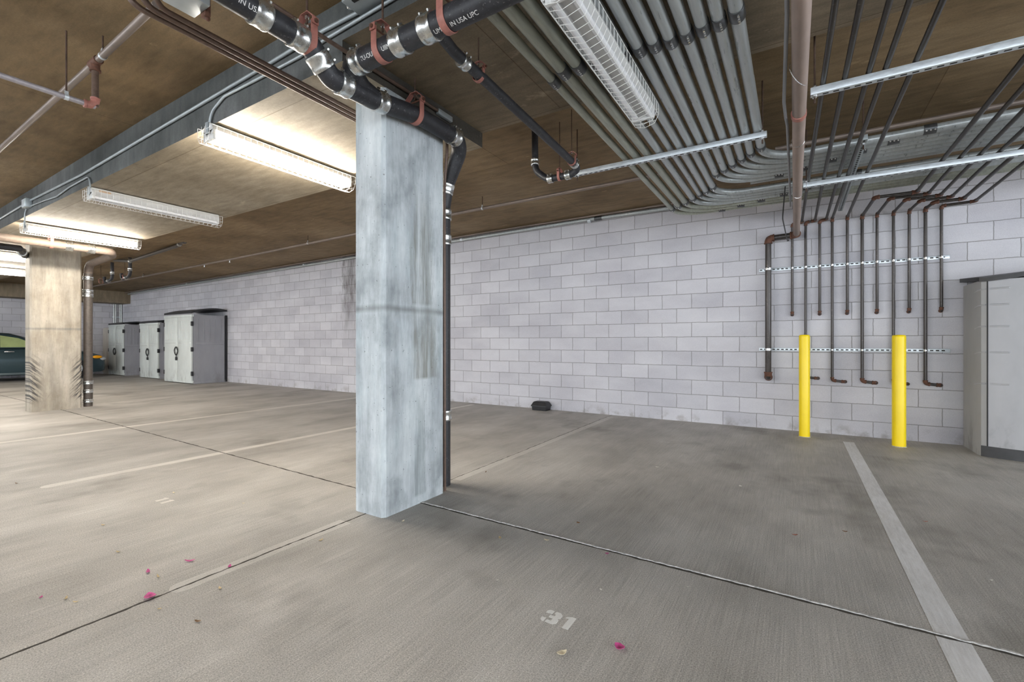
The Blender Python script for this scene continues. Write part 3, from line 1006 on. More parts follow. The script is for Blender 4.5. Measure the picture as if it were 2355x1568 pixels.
# ------------------------------------------------------------------ thirteen big conduits
XC = [-1.285, -1.187, -1.09, -0.99, -0.898, -0.82, -0.738, -0.656, -0.573, -0.490, -0.409, -0.330, -0.248]
RC = [0.027, 0.033, 0.033, 0.032, 0.026, 0.031, 0.031, 0.031, 0.031, 0.031, 0.031, 0.031, 0.033]
YROW = [6.13, 6.02, 5.92, 5.82, 5.72, 5.62, 5.52, 5.14, 5.045, 4.95, 4.855, 4.76, 4.665]
ZC = 2.755
YCPL = [2.58, 2.51, 2.51, 2.52, 2.50, 2.53, 2.535, 2.54, 2.55, 2.55, 2.535, 2.53, 2.51]
ORD = ['first', 'second', 'third', 'fourth', 'fifth', 'sixth', 'seventh', 'eighth', 'ninth', 'tenth', 'eleventh', 'twelfth', 'thirteenth']
for i in range(13):
    x, r, yr = XC[i], RC[i], YROW[i]
    m = M['conduit_green'] if i < 3 else M['conduit']
    R = 0.30
    path = fillet([(x, -1.5, ZC), (x, yr, ZC), (4.2, yr, ZC)], R, 12)
    b = MB()
    b.sweep(path, r, 18)
    where = 'bending right near the wall' if i < 7 else 'bending right before the wall'
    extra = ' (leftmost, thinner)' if i == 0 else (' (rightmost)' if i == 12 else '')
    o = tag(b.build('steel_conduit', m), '%s from the left of thirteen big galvanized conduits overhead%s' % (ORD[i], extra), 'conduit', 'big galvanized conduits under the ceiling')
    cm = M['coupling']
    sleeve(o, (x, YCPL[i], ZC), (0, 1, 0), r, 0.085, cm, screws=4, sdir=(0.25, 0, -1))
    sleeve(o, (x, yr - R - 0.03, ZC), (0, 1, 0), r, 0.07, cm, screws=3, sdir=(0.2, 0, -1))
    xe = x + R + 0.22 + 0.12 * (i % 7)
    sleeve(o, (xe, yr, ZC), (1, 0, 0), r, 0.075, cm, screws=3, sdir=(0, -0.9, -0.5))


# ------------------------------------------------------------------ slotted struts
def strut(name, label, a, b_, h, d, m, slots, group=None, slot_pitch=0.05, rods=(), up=True, cat='strut channel'):
    """channel from a to b_ (along X or Y); slots: 'down' or 'front'"""
    a, b_ = V(a), V(b_)
    ax = 0 if abs(b_.x - a.x) > abs(b_.y - a.y) else 1
    o2 = 1 - ax
    bb = MB()
    lo = V((min(a.x, b_.x), min(a.y, b_.y), a.z))
    hi = V((max(a.x, b_.x), max(a.y, b_.y), a.z + h))
    lo[o2] -= d / 2
    hi[o2] += d / 2
    bb.box(lo, hi, 0.003)
    L = hi[ax] - lo[ax]
    n = int(L / slot_pitch)
    for i in range(n):
        t = lo[ax] + slot_pitch * (i + 0.5)
        l2, h2 = lo.copy(), hi.copy()
        l2[ax], h2[ax] = t - 0.014, t + 0.014
        if slots == 'down':
            mid = (lo[o2] + hi[o2]) / 2
            l2[o2], h2[o2] = mid - 0.007, mid + 0.007
            l2.z, h2.z = lo.z - 0.0006, lo.z + 0.001
        else:
            l2[o2], h2[o2] = lo[o2] - 0.0006, lo[o2] + 0.001
            l2.z, h2.z = lo.z + h * 0.34, lo.z + h * 0.66
        bb.box(l2, h2, 0, 1)
    o = tag(bb.build(name, [m, M['slot']]), label, cat, group)
    for (x, y) in rods:
        r = MB()
        r.cyl((x, y, lo.z - 0.045), (x, y, ceil_z(x, y)), 0.0055, 8)
        r.build('threaded_rod', M['rod'], o)
        r = MB()
        for z in (lo.z - 0.007, hi.z + 0.007):
            r.cyl((x, y, z - 0.007), (x, y, z + 0.007), 0.012, 6)
        r.cyl((x, y, lo.z - 0.002), (x, y, lo.z), 0.019, 6)
        r.build('nut', M['screw'], o)
    return o


GS = 'zinc strut channels'
strut('strut_channel', 'zinc strut channel carrying the thirteen conduits, hung on thin rods', (-1.775, 3.965, 2.678), (-0.185, 3.965, 2.678), 0.041, 0.041, M['strut'], 'down', GS, rods=((-1.735, 3.965), (-0.215, 3.965)))
strut('strut_channel', 'long slotted zinc strut at the upper right, under five dark steel pipes', (0.074, 3.24, 2.578), (2.6, 3.24, 2.578), 0.043, 0.045, M['strut'], 'down', GS, rods=((0.095, 3.24), (1.9, 3.24)))
strut('strut_channel', 'long zinc strut below the conduit bank, under eleven dark steel pipes near the wall', (0.060, 5.11, 2.575), (2.9, 5.11, 2.575), 0.043, 0.045, M['strut'], 'down', GS, rods=((0.085, 5.0925), (2.4, 5.0925)))
strut('strut_channel', 'dark slotted strut running towards the wall beneath the conduit bank', (0.448, 4.40, 2.672), (0.448, 6.64, 2.672), 0.041, 0.041, M['greymetal'], 'down', GS, rods=((0.448, 4.48),))
strut('strut_channel', 'upper bright slotted strut fixed on the block wall behind the vertical pipes', (-0.409, YW - 0.011, 2.048), (1.445, YW - 0.011, 2.048), 0.041, 0.022, M['strut'], 'front', GS, 0.048)
strut('strut_channel', 'lower bright slotted strut fixed on the block wall behind the yellow bollards', (-0.409, YW - 0.011, 1.013), (1.450, YW - 0.011, 1.013), 0.041, 0.022, M['strut'], 'front', GS, 0.048)

# ------------------------------------------------------------------ dark steel pipes on the wall
ZP = 2.635
RP = 0.0145
YP = 6.823
VX = [-0.037, 0.106, 0.253, 0.380, 0.529, 0.672, 0.811, 0.960, 1.100, 1.239, 1.373]
OX = [0.128, 0.235, 0.345, 0.448, 0.548, 1.035, 1.145, 1.262, 1.375, 1.50, 1.632]
OXE = [0.066, 0.203, 0.318, 0.42, 0.529]
OYT = [6.74, 6.74, 6.74, 6.74, 6.74, 6.06, 6.19, 6.32, 6.45, 6.60, 6.74]
YST = [-1.5] * 5 + [-0.5] * 6
GP = 'dark steel pipes dropping down the block wall'
for i in range(11):
    vx, ox = VX[i], OX[i]
    long_ = i in (1, 3, 5, 7, 9)
    zb = (0.69, 0.66, 0.66, 0.66, 0.66)[(1, 3, 5, 7, 9).index(i)] if long_ else 1.475
    r = RP + (0.002 if i in (5, 9) else 0)
    if i < 5:
        oe = OXE[i]
        pts = [(ox + (ox - oe) * 1.6, YST[i], ZP), (oe, YP, ZP), (vx, YP, ZP - 0.01), (vx, YP, zb)]
        if abs(oe - vx) < 0.05:
            pts = [(ox + 0.03, YST[i], ZP), (vx, YP, ZP), (vx, YP, zb)]
    elif i < 10:
        pts = [(ox, YST[i], ZP), (ox, OYT[i], ZP), (vx + 0.03, OYT[i], ZP), (vx, YP, ZP - 0.01), (vx, YP, zb)]
    else:
        pts = [(ox, YST[i], ZP), (ox, YP - 0.04, ZP), (vx, YP, ZP), (vx, YP, zb)]
    tail = [(vx + 0.13, YP, zb - 0.012), (vx + 0.13, YW, zb - 0.012)] if long_ else [(vx, YW, zb)]
    pts = pts + tail
    pts = [V(q) for q in pts]
    ih = [k for k in range(len(pts)) if pts[k].z < ZP - 0.05][0]
    b = MB()
    b.sweep(fillet(pts[:ih], 0.02, 4), r, 12)
    b.sweep(fillet(pts[ih - 1:], 0.012, 3), r, 12, mi=1)
    kind = 'long one' if long_ else 'short one'
    o = tag(b.build('steel_pipe', [M['steel_y'], M['steel']], origin=(vx, YP, zb)), '%s from the left of eleven dark steel wall pipes, %s' % (ORD[i], kind), 'steel pipe', GP)
    for k in range(1, len(pts) - 1):
        d1, d2 = pts[k - 1] - pts[k], pts[k + 1] - pts[k]
        if d1.length < 0.01 or d2.length < 0.01:
            continue
        if d1.angle(d2) > 2.9:
            continue
        elbow(o, pts[k], d1, d2, r, leg=min(0.032, 0.4 * d1.length, 0.45 * d2.length if k < len(pts) - 2 else 0.06))
    b = MB()
    for z in ((2.068, 1.033) if long_ else (2.068,)):
        b.ribbon([V((vx + 0.024, YP + 0.012, z)), V((vx + r + 0.002, YP, z)), V((vx + r * 0.7, YP - r * 0.8, z)), V((vx, YP - r - 0.003, z)), V((vx - r * 0.7, YP - r * 0.8, z)), V((vx - r - 0.002, YP, z)), V((vx - 0.024, YP + 0.012, z))], (0, 0, 1), 0.022, 0.002)
        b.cyl((vx, YP - r - 0.018, z), (vx, YP - r, z), 0.005, 6)
    b.build('pipe_clamp', M['screw'], o)

# fat riser pipe: overhead from the front, then down the wall left of the thin pipes
RR = 0.0355
ZRI = 2.47
rp = [V((0.03, -2.0, ZRI)), V((0.008, 6.755, ZRI)), V((-0.301, 6.762, ZRI - 0.01)), V((-0.301, 6.762, 0.675)), V((-0.301, YW, 0.675))]
b = MB()
b.sweep(rp[:2], RR, 20)
riser = tag(b.build('riser_pipe', M['riser'], origin=(-0.301, 6.762, 0.66)), 'thick dusty brown overhead pipe dropping down the wall left of the thin pipes', 'riser pipe')
b = MB()
b.sweep(fillet(rp[1:], 0.02, 4), RR, 20)
b.build('wall_drop', M['steel'], riser)
for k in range(1, 4):
    elbow(riser, rp[k], rp[k - 1] - rp[k], rp[k + 1] - rp[k], RR, leg=0.062)
b = MB()
for z in (2.068, 1.033):
    b.ribbon([V((-0.301 + RR * math.cos(a) * 1.02, 6.762 - RR * math.sin(a) * 1.02, z)) for a in [PI * q / 10 for q in range(11)]], (0, 0, 1), 0.028, 0.003)
    b.box((-0.312, 6.762 - RR - 0.018, z - 0.012), (-0.29, 6.762 - RR, z + 0.012), 0.003)
b.build('pipe_clamp', M['screw'], riser)
b = MB()
cc = V((0.0155, 3.19, ZRI))
b.lathe(cc, (0, 1, 0), [(-0.022, RR + 0.001), (-0.022, RR + 0.005), (0.022, RR + 0.005), (0.022, RR + 0.001)], 22)
b.box((0.0155 - 0.006, 3.17, ZRI + RR), (0.0155 + 0.006, 3.21, ZRI + RR + 0.05), 0.002)
b.cyl((0.0155, 3.19, ZRI + RR + 0.03), (0.0155, 3.19, ceil_main(0)), 0.0055, 8)
tag(b.build('pipe_hanger', M['red']), 'red ring hanger around the thick overhead pipe at the right', 'pipe hanger', 'pipe hangers on rods')
b = MB()
b.sweep(fillet([(-0.022, -1.5, ZRI + 0.012), (-0.03, 2.2, ZRI + 0.006), (-0.055, 2.95, ZRI - 0.015), (-0.05, 3.15, ZRI - 0.02), (-0.045, 3.4, ZRI + 0.03), (-0.045, 5.5, ZRI + 0.05)], 0.3), 0.0085, 8)
tag(b.build('hanging_cable', M['greycable']), 'grey cable tied along the thick overhead pipe at the right', 'cable')
b = MB()
for (y, s) in ((2.72, 0.10), (3.62, 0.0), (4.9, 0.02)):
    pts = []
    for q in range(21):
        a = 2 * PI * q / 20
        pts.append((0.012 + (RR + 0.003) * math.cos(a), y + s * math.cos(a), ZRI + (RR + 0.003) * math.sin(a)))
    b.sweep(pts, 0.0018, 5)
b.build('tie_wire', M['screw'], riser)
b = MB()
b.sweep(fillet([(-0.09, 5.4, 2.70), (-0.12, 5.7, 2.45), (-0.10, 6.2, 2.40), (-0.085, 6.60, 2.37), (-0.075, 6.69, 2.40)], 0.2), 0.006, 8)
tag(b.build('hanging_cable', M['cable']), 'black cable looping below the conduit bank beside the thick overhead pipe', 'cable')

# ------------------------------------------------------------------ sprinkler pipes and pipes along the wall top
def hanger_loop(parent_label, c, ax, r, top, group='loop hangers on the sprinkler pipes'):
    c = V(c)
    ax = V(ax).normalized()
    side = ax.cross(V((0, 0, 1))).normalized()
    t = thing('loop_hanger', parent_label, 'pipe hanger', c - V((0, 0, r)), group)
    b = MB()
    pts = [c + side * 0.3 * r + V((0, 0, r * 2.2))]
    for q in range(15):
        a = PI * 0.36 - (2 * PI - PI * 0.28) * q / 14 * 1.0
        pts.append(c + side * (r + 0.002) * math.cos(a) + V((0, 0, 1)) * (r + 0.002) * math.sin(a))
    b.ribbon(pts, ax, 0.02, -0.002)
    b.build('loop', M['strut'], t)
    b = MB()
    b.cyl(c + V((0, 0, r)), V((c.x, c.y, top)), 0.005, 8)
    b.build('threaded_rod', M['rod'], t)
    return t


YS, ZSP = 5.15, 2.95
b = MB()
b.sweep([(-1.2, 5.10, 2.955), (-4.157, 5.11, 2.95), (-6.41, 5.17, 2.945), (-10.56, 5.27, 2.93), (-19.2, 5.40, 2.90)], 0.021, 14)
spk = tag(b.build('sprinkler_pipe', M['sprink']), 'long pinkish sprinkler pipe under the ceiling, running parallel to the block wall', 'sprinkler pipe')
for px, py in ((528, 598), (470, 606)):
    c = at(px, py, Y=5.27)
    b = MB()
    b.lathe((c.x, 5.27, 2.915), (0, 0, -1), [(0, 0.016), (0.02, 0.016), (0.025, 0.009), (0.05, 0.007), (0.052, 0.02), (0.055, 0.02)], 12)
    b.build('sprinkler_head', M['screw'], spk)
c = at(1110, 476, Y=5.11)
hanger_loop('loop hanger on the pinkish sprinkler pipe, right of the middle column', (c.x, 5.105, 2.95), (1, 0, 0), 0.021, 3.11)
c = at(705, 552, Y=5.16)
hanger_loop('loop hanger on the pinkish sprinkler pipe, just left of the middle column', (c.x, 5.19, 2.944), (1, 0, 0), 0.021, ceil_main(c.x))
c = at(330, 630, Y=5.33)
hanger_loop('loop hanger on the pinkish sprinkler pipe, above the off-white sheds', (c.x, 5.33, 2.915), (1, 0, 0), 0.021, ceil_main(c.x))

b = MB()
sl = [V((-14.0, 1.22, 2.94)), V((-3.90, 1.13, 2.97)), V((-2.98, 1.115, 2.975))]
b.sweep(sl, 0.0205, 14)
sl_o = tag(b.build('sprinkler_pipe', M['sprink']), 'shiny brown sprinkler pipe under the upper left ceiling, crossing behind the brown conduits', 'sprinkler pipe')
tee = V((-3.93, 1.13, 2.97))
b = MB()
b.sweep(fillet([tee + V((-0.06, 0, 0)), tee + V((0.06, 0, 0))], 0), 0.027, 14)
b.lathe(tee, (0, 0, -1), [(0, 0.025), (0.045, 0.025), (0.045, 0.030), (0.06, 0.030), (0.06, 0.02)], 14)
b.build('tee_fitting', M['rust'], sl_o)
zl = 2.66
dp = at(203, 240, X=-3.93)
zl = dp.z
b = MB()
b.sweep([tee, V((-3.93, 1.13, zl))], 0.0185, 14)
b.build('drop_pipe', M['brownpipe'], sl_o)
elbow(sl_o, V((-3.93, 1.13, zl)), (0, 0, 1), (-0.05, -1, 0), 0.019, M['red'], leg=0.05)
b = MB()
b.sweep([V((-3.93, 1.13, zl)), V((-4.00, -0.6, zl + 0.02))], 0.0165, 14)
b.build('low_pipe', M['lav'], sl_o)
hanger_loop('white loop hanger on the low grey pipe at the upper left', (-3.936, 0.99, zl + 0.002), (0, 1, 0), 0.017, 3.10)
hanger_loop('loop hanger on the shiny brown sprinkler pipe at the upper left', (-3.80, 1.13, 2.971), (1, 0, 0), 0.021, 3.10)
hanger_loop('dark loop hanger at the far left edge in front of the beam', (-8.75, 1.175, 2.955), (1, 0, 0), 0.021, 3.06)

b = MB()
b.sweep([(-20.6, 6.80, 2.86), (-13.238, 6.80, 2.945), (-8.344, 6.80, 3.0), (-5.535, 6.80, 3.035), (-2.86, 6.80, 3.062), (-1.2, 6.80, 3.05)], 0.027, 12)
wc = tag(b.build('steel_conduit', M['conduit']), 'grey conduit running along the top of the block wall under the ceiling', 'conduit', 'conduits along the top of the block wall')
for px in (1062, 1355, 700, 430):
    c = at(px, 500, Y=6.80)
    z = 3.04 if c.x > -6 else 3.05 + (c.x + 5.5) * 0.0115
    sleeve(wc, (c.x, 6.80, z + 0.004), (1, 0, 0), 0.027, 0.05, M['strut'], 'pipe_strap')
sleeve(wc, (-2.62, 6.80, 3.06), (1, 0, 0), 0.028, 0.12, M['coupling'], 'coupling')
b = MB()
b.sweep([(-20.6, 6.70, 2.90), (-8.344, 6.70, 3.045), (-4.5, 6.70, 3.082), (-1.2, 6.70, 3.085)], 0.014, 10)
tag(b.build('steel_conduit', M['sprink']), 'thin brownish conduit tight under the ceiling above the block wall', 'conduit', 'conduits along the top of the block wall')
b = MB()
b.sweep([(-0.15, 4.585, 2.80), (4.2, 4.585, 2.80)], 0.018, 12)
tag(b.build('sprinkler_pipe', M['sprink']), 'brownish pipe under the ceiling just above the conduit bank at the right', 'sprinkler pipe')
b = MB()
b.sweep([(-0.4, 5.36, 2.79), (3.2, 5.36, 2.79)], 0.024, 12)
tag(b.build('steel_conduit', M['conduit']), 'lone shiny conduit between the two conduit banks at the right', 'conduit')

# vertical conduits in the far left corner
GC = 'vertical conduits in the far corner'
b0 = None
for k, (px, r) in enumerate(((262, 0.02), (266, 0.02), (276, 0.015), (279, 0.02), (283, 0.015), (287, 0.02))):
    c = at(px, 735, X=XL + 0.06)
    b = MB()
    b.cyl((XL + 0.06, c.y, 1.0), (XL + 0.06, c.y, 2.52), r, 8)
    tag(b.build('steel_conduit', M['conduit']), '%s grey vertical conduit from the left in the far corner above the sheds' % ORD[k], 'conduit', GC)
c0, c1 = at(259, 730, X=XL + 0.03), at(289, 728, X=XL + 0.03)
strut('strut_channel', 'bright short strut across the vertical conduits in the far corner', (XL + 0.03, c0.y, 2.02), (XL + 0.03, YW - 0.02, 2.02), 0.05, 0.03, M['strut'], 'down', GS, 0.2)

# ------------------------------------------------------------------ pipes around the far column
b = MB()
b.sweep(fillet([(-9.52, -2.0, 2.61), (-9.50, 2.93, 2.60), (-9.75, 3.02, 2.58), (-10.58, 2.96, 2.50), (-10.58, 2.945, 2.3), (-10.58, 2.945, 0.0)], [0, 0.12, 0.1, 0.14, 0.14, 0]), 0.060, 16)
fd = tag(b.build('drain_pipe', mat_metal('dusty_tan_pipe', (0.19, 0.145, 0.115), 0.6, 0.0, 0.2), origin=(-10.58, 2.945, 0)), 'thick tan overhead pipe crossing in front of the far column and dropping behind it', 'drain pipe')
band_coupling(fd, (-9.51, 2.42, 2.60), (0, 1, 0), 0.060, 0.09)
band_coupling(fd, (-9.505, 2.68, 2.60), (0, 1, 0), 0.060, 0.09)
b = MB()
b.cyl((-10.58, 2.945, 0.01), (-10.58, 2.945, 2.33), 0.0625, 16)
b.build('dark_drop', mat_metal('dark_brown_pipe', (0.085, 0.07, 0.06), 0.5, 0.0, 0.3), fd)
for z in (2.25, 2.02, 1.95, 0.42, 0.27, 0.10):
    band_coupling(fd, (-10.58, 2.945, z), (0, 0, 1), 0.0625, 0.06)
clevis('pink strap hanger on the thick tan pipe at the far column', (-9.51, 2.22, 2.60), (0, 1, 0), 0.061, ZL, 'red')
b = MB()
b.sweep([(-10.1, -2.0, 2.575), (-10.05, 2.0, 2.55), (-10.6, 2.17, 2.53)], 0.05, 14)
fd2 = tag(b.build('drain_pipe', M['iron']), 'black pipe under the tan pipe at the left edge, meeting the far column', 'drain pipe')
band_coupling(fd2, (-10.07, 1.40, 2.555), (0, 1, 0), 0.05, 0.07)
band_coupling(fd2, (-10.35, 2.09, 2.54), (-0.55, 0.17, 0), 0.05, 0.07)
fp = [at(300, 600, Y=4.2), at(405, 566, Y=4.2), at(420, 556, Y=4.2), at(425, 528, Y=4.2)]
b = MB()
b.sweep(fillet([(at(262, 598, Y=4.2)), fp[0], fp[1], fp[2], V((fp[3].x, 4.2, ceil_main(fp[3].x)))], 0.1), 0.035, 14)
fq = tag(b.build('drain_pipe', mat_metal('dusty_black_pipe', (0.10, 0.09, 0.085), 0.5, 0, 0.4)), 'distant dusty drain pipe rising to the ceiling right of the far column', 'drain pipe')
band_coupling(fq, fp[1].lerp(fp[2], 0.5), fp[2] - fp[1], 0.035, 0.06)
band_coupling(fq, fp[0], fp[1] - fp[0], 0.035, 0.06)
for (xa, lab) in ((258, 'distant U-shaped trap pipe just right of the far column'), (299, 'second distant U-shaped trap pipe, right of the first one')):
    t0 = at(xa, 600, Y=4.25)
    b = MB()
    b.sweep(fillet([(t0.x, 4.25, ceil_main(t0.x)), (t0.x, 4.25, 2.62), (t0.x - 0.45, 4.25, 2.56), (t0.x - 0.48, 4.25, 2.70)], 0.1), 0.033, 12)
    q = tag(b.build('drain_pipe', M['iron']), lab, 'drain pipe')
    band_coupling(q, (t0.x, 4.25, 2.76), (0, 0, 1), 0.033, 0.06)
    band_coupling(q, (t0.x - 0.22, 4.25, 2.59), (1, 0, 0.1), 0.033, 0.06)
for (px, lab) in ((232, 'distant rusty hanger beside the first U-shaped trap'), (287, 'distant rusty hanger beside the second U-shaped trap')):
    t0 = at(px, 600, Y=4.25)
    clevis(lab, (t0.x, 4.25, 2.59), (1, 0, 0), 0.034, ceil_main(t0.x))

# fire alarm strobe on the far column
t = thing('fire_alarm_strobe', 'red and white fire alarm strobe on the left side of the far column', 'fire alarm', (-10.74, 2.42, 2.10))
b = MB()
b.box((-10.80, 2.26, 2.03), (-10.74, 2.40, 2.17), 0.004)
b.build('back_box', M['white'], t)
b = MB()
b.box((-10.86, 2.255, 2.025), (-10.80, 2.405, 2.175), 0.006)
b.build('red_body', plain('alarm_red', (0.62, 0.04, 0.05, 1), 0.4), t)
b = MB()
b.box((-10.91, 2.29, 2.07), (-10.86, 2.37, 2.15), 0.012)
b.build('clear_lens', plain('clear_lens', (0.8, 0.8, 0.8, 1), 0.15), t)

# ------------------------------------------------------------------ bollards
for (x, y, r, h, lab) in ((0.089, 6.50, 0.0565, 1.215, 'yellow bollard by the block wall, left one of the two, farther from the grey shed'), (0.951, 6.43, 0.0605, 1.205, 'yellow bollard by the block wall, right one of the two, nearer the grey shed')):
    t = thing('yellow_bollard', lab, 'bollard', (x, y, 0), 'yellow bollards')
    b = MB()
    prof = [(0, r), (h - 0.022, r), (h - 0.010, r * 0.965), (h - 0.003, r * 0.86), (h, r * 0.6), (h + 0.002, 0.0)]
    b.lathe((x, y, 0), (0, 0, 1), prof, 32)
    b.build('sleeve', M['yellow'], t)
    b = MB()
    b.lathe((x, y, 0), (0, 0, 1), [(0, r * 1.12), (0.004, r * 1.10), (0.006, r)], 28)
    b.build('base_ring', M['caulk'], t)

# ------------------------------------------------------------------ bait station
t = thing('bait_station', 'small black plastic bait box on the floor against the block wall', 'bait box', (-3.60, 6.74, 0))
x0, x1, y0, y1 = -3.735, -3.462, 6.655, 6.845


def frust(b, x0, x1, y0, y1, z0, z1, i0, i1, mi=0):
    lo = [(x0 + i0, y0 + i0), (x1 - i0, y0 + i0), (x1 - i0, y1 - i0), (x0 + i0, y1 - i0)]
    hi = [(x0 + i1, y0 + i1), (x1 - i1, y0 + i1), (x1 - i1, y1 - i1), (x0 + i1, y1 - i1)]
    vs = [(x, y, z0) for x, y in lo] + [(x, y, z1) for x, y in hi]
    b.add(vs, [(3, 2, 1, 0), (4, 5, 6, 7)] + [(k, (k + 1) % 4, 4 + (k + 1) % 4, 4 + k) for k in range(4)], mi)


b = MB()
frust(b, x0, x1, y0, y1, 0, 0.066, 0.012, 0.004)
b.build('tray', M['black'], t)
b = MB()
frust(b, x0, x1, y0, y1, 0.066, 0.082, -0.006, -0.006)
frust(b, x0, x1, y0, y1, 0.082, 0.132, -0.004, 0.022)
frust(b, x0, x1, y0, y1, 0.132, 0.142, 0.022, 0.034)
frust(b, x0, x1, y0, y1, 0.142, 0.146, 0.044, 0.046)
b.build('lid', M['black'], t)

# ------------------------------------------------------------------ big grey storage locker at the right
t = thing('storage_locker', 'large light grey resin storage shed with a dark lid at the right edge', 'storage shed', (2.3, 6.5, 0))
out = [(1.552, 6.83), (1.552, 6.36), (1.565, 6.318), (1.600, 6.292)]
front = [(1.606, 6.290), (1.72, 6.238), (1.85, 6.198), (2.02, 6.166), (2.2, 6.150), (2.4, 6.146), (2.6, 6.152), (2.8, 6.176), (2.98, 6.22), (3.08, 6.27)]
b = MB()
b.prism(out[::-1] + [(1.66, 6.40), (1.66, 6.83)][::-1][::1] if False else [(1.66, 6.83), (1.552, 6.83), (1.552, 6.36), (1.565, 6.318), (1.600, 6.292), (1.66, 6.34)], 0.0, 1.735)
b.build('side_panel', M['plastic_side'], t, sharp=25)
b = MB()
b.prism(front + [(3.08, 6.40), (1.66, 6.40)], 0.10, 1.735)
b.build('front_door', M['plastic'], t, sharp=25)
b = MB()
b.prism([(1.66, 6.40), (3.10, 6.40), (3.10, 6.83), (1.66, 6.83)], 0.05, 1.735)
b.build('cabinet_body', M['plastic_side'], t)
b = MB()                                   # dark seam between corner post and door
b.box((1.598, 6.286, 0.06), (1.6065, 6.30, 1.735))
b.build('door_seam', M['slot'], t)
kick = [(1.562, 6.312), (1.60, 6.283), (1.72, 6.228), (1.85, 6.188), (2.02, 6.156), (2.2, 6.140), (2.4, 6.136), (2.6, 6.142), (2.8, 6.166), (2.98, 6.21), (3.10, 6.27), (3.10, 6.38), (1.62, 6.38)]
b = MB()
b.prism(kick, 0.0, 0.105)
for i in range(len(b.v)):
    pass
b.build('kick_plate', M['blackrubber'], t, sharp=25)
# wavy lid
lid = [(1.525, 6.84), (1.525, 6.35), (1.545, 6.30), (1.595, 6.262), (1.72, 6.21), (1.85, 6.168), (2.02, 6.136), (2.2, 6.12), (2.4, 6.116), (2.6, 6.122), (2.8, 6.146), (2.98, 6.19), (3.11, 6.25), (3.13, 6.84)]
n = len(lid)
lift = [0.055, 0.012, 0.004, 0.0, 0.010, 0.028, 0.048, 0.062, 0.066, 0.062, 0.046, 0.024, 0.004, 0.055]
vs = [(x, y, 1.722 + l) for (x, y), l in zip(lid, lift)] + [(x, y, 1.762 + l) for (x, y), l in zip(lid, lift)] + [(2.3, 6.5, 1.80), (2.3, 6.5, 1.86)]
fs = [(k, (k + 1) % n, n + (k + 1) % n, n + k) for k in range(n)] + [(2 * n, (k + 1) % n, k) for k in range(n)] + [(2 * n + 1, n + k, n + (k + 1) % n) for k in range(n)]
b = MB()
b.add(vs, fs)
b.build('lid', M['blackrubber'], t, sharp=30)
for z in (1.649, 1.493, 1.281, 1.028, 0.719):   # moulded bars on both sides of the seam
    b = MB()
    b.sweep([(1.620, 6.283, z), (1.68, 6.2555, z), (1.735, 6.2315, z)], 0.0085, 8)
    b.ball((1.735, 6.2315, z), 0.0085, 8)
    b.sweep([(1.592, 6.295, z), (1.565, 6.3165, z - 0.001), (1.5525, 6.352, z - 0.004), (1.5525, 6.45, z - 0.02)], 0.007, 8)
    b.build('moulded_bar', M['plastic'], t)

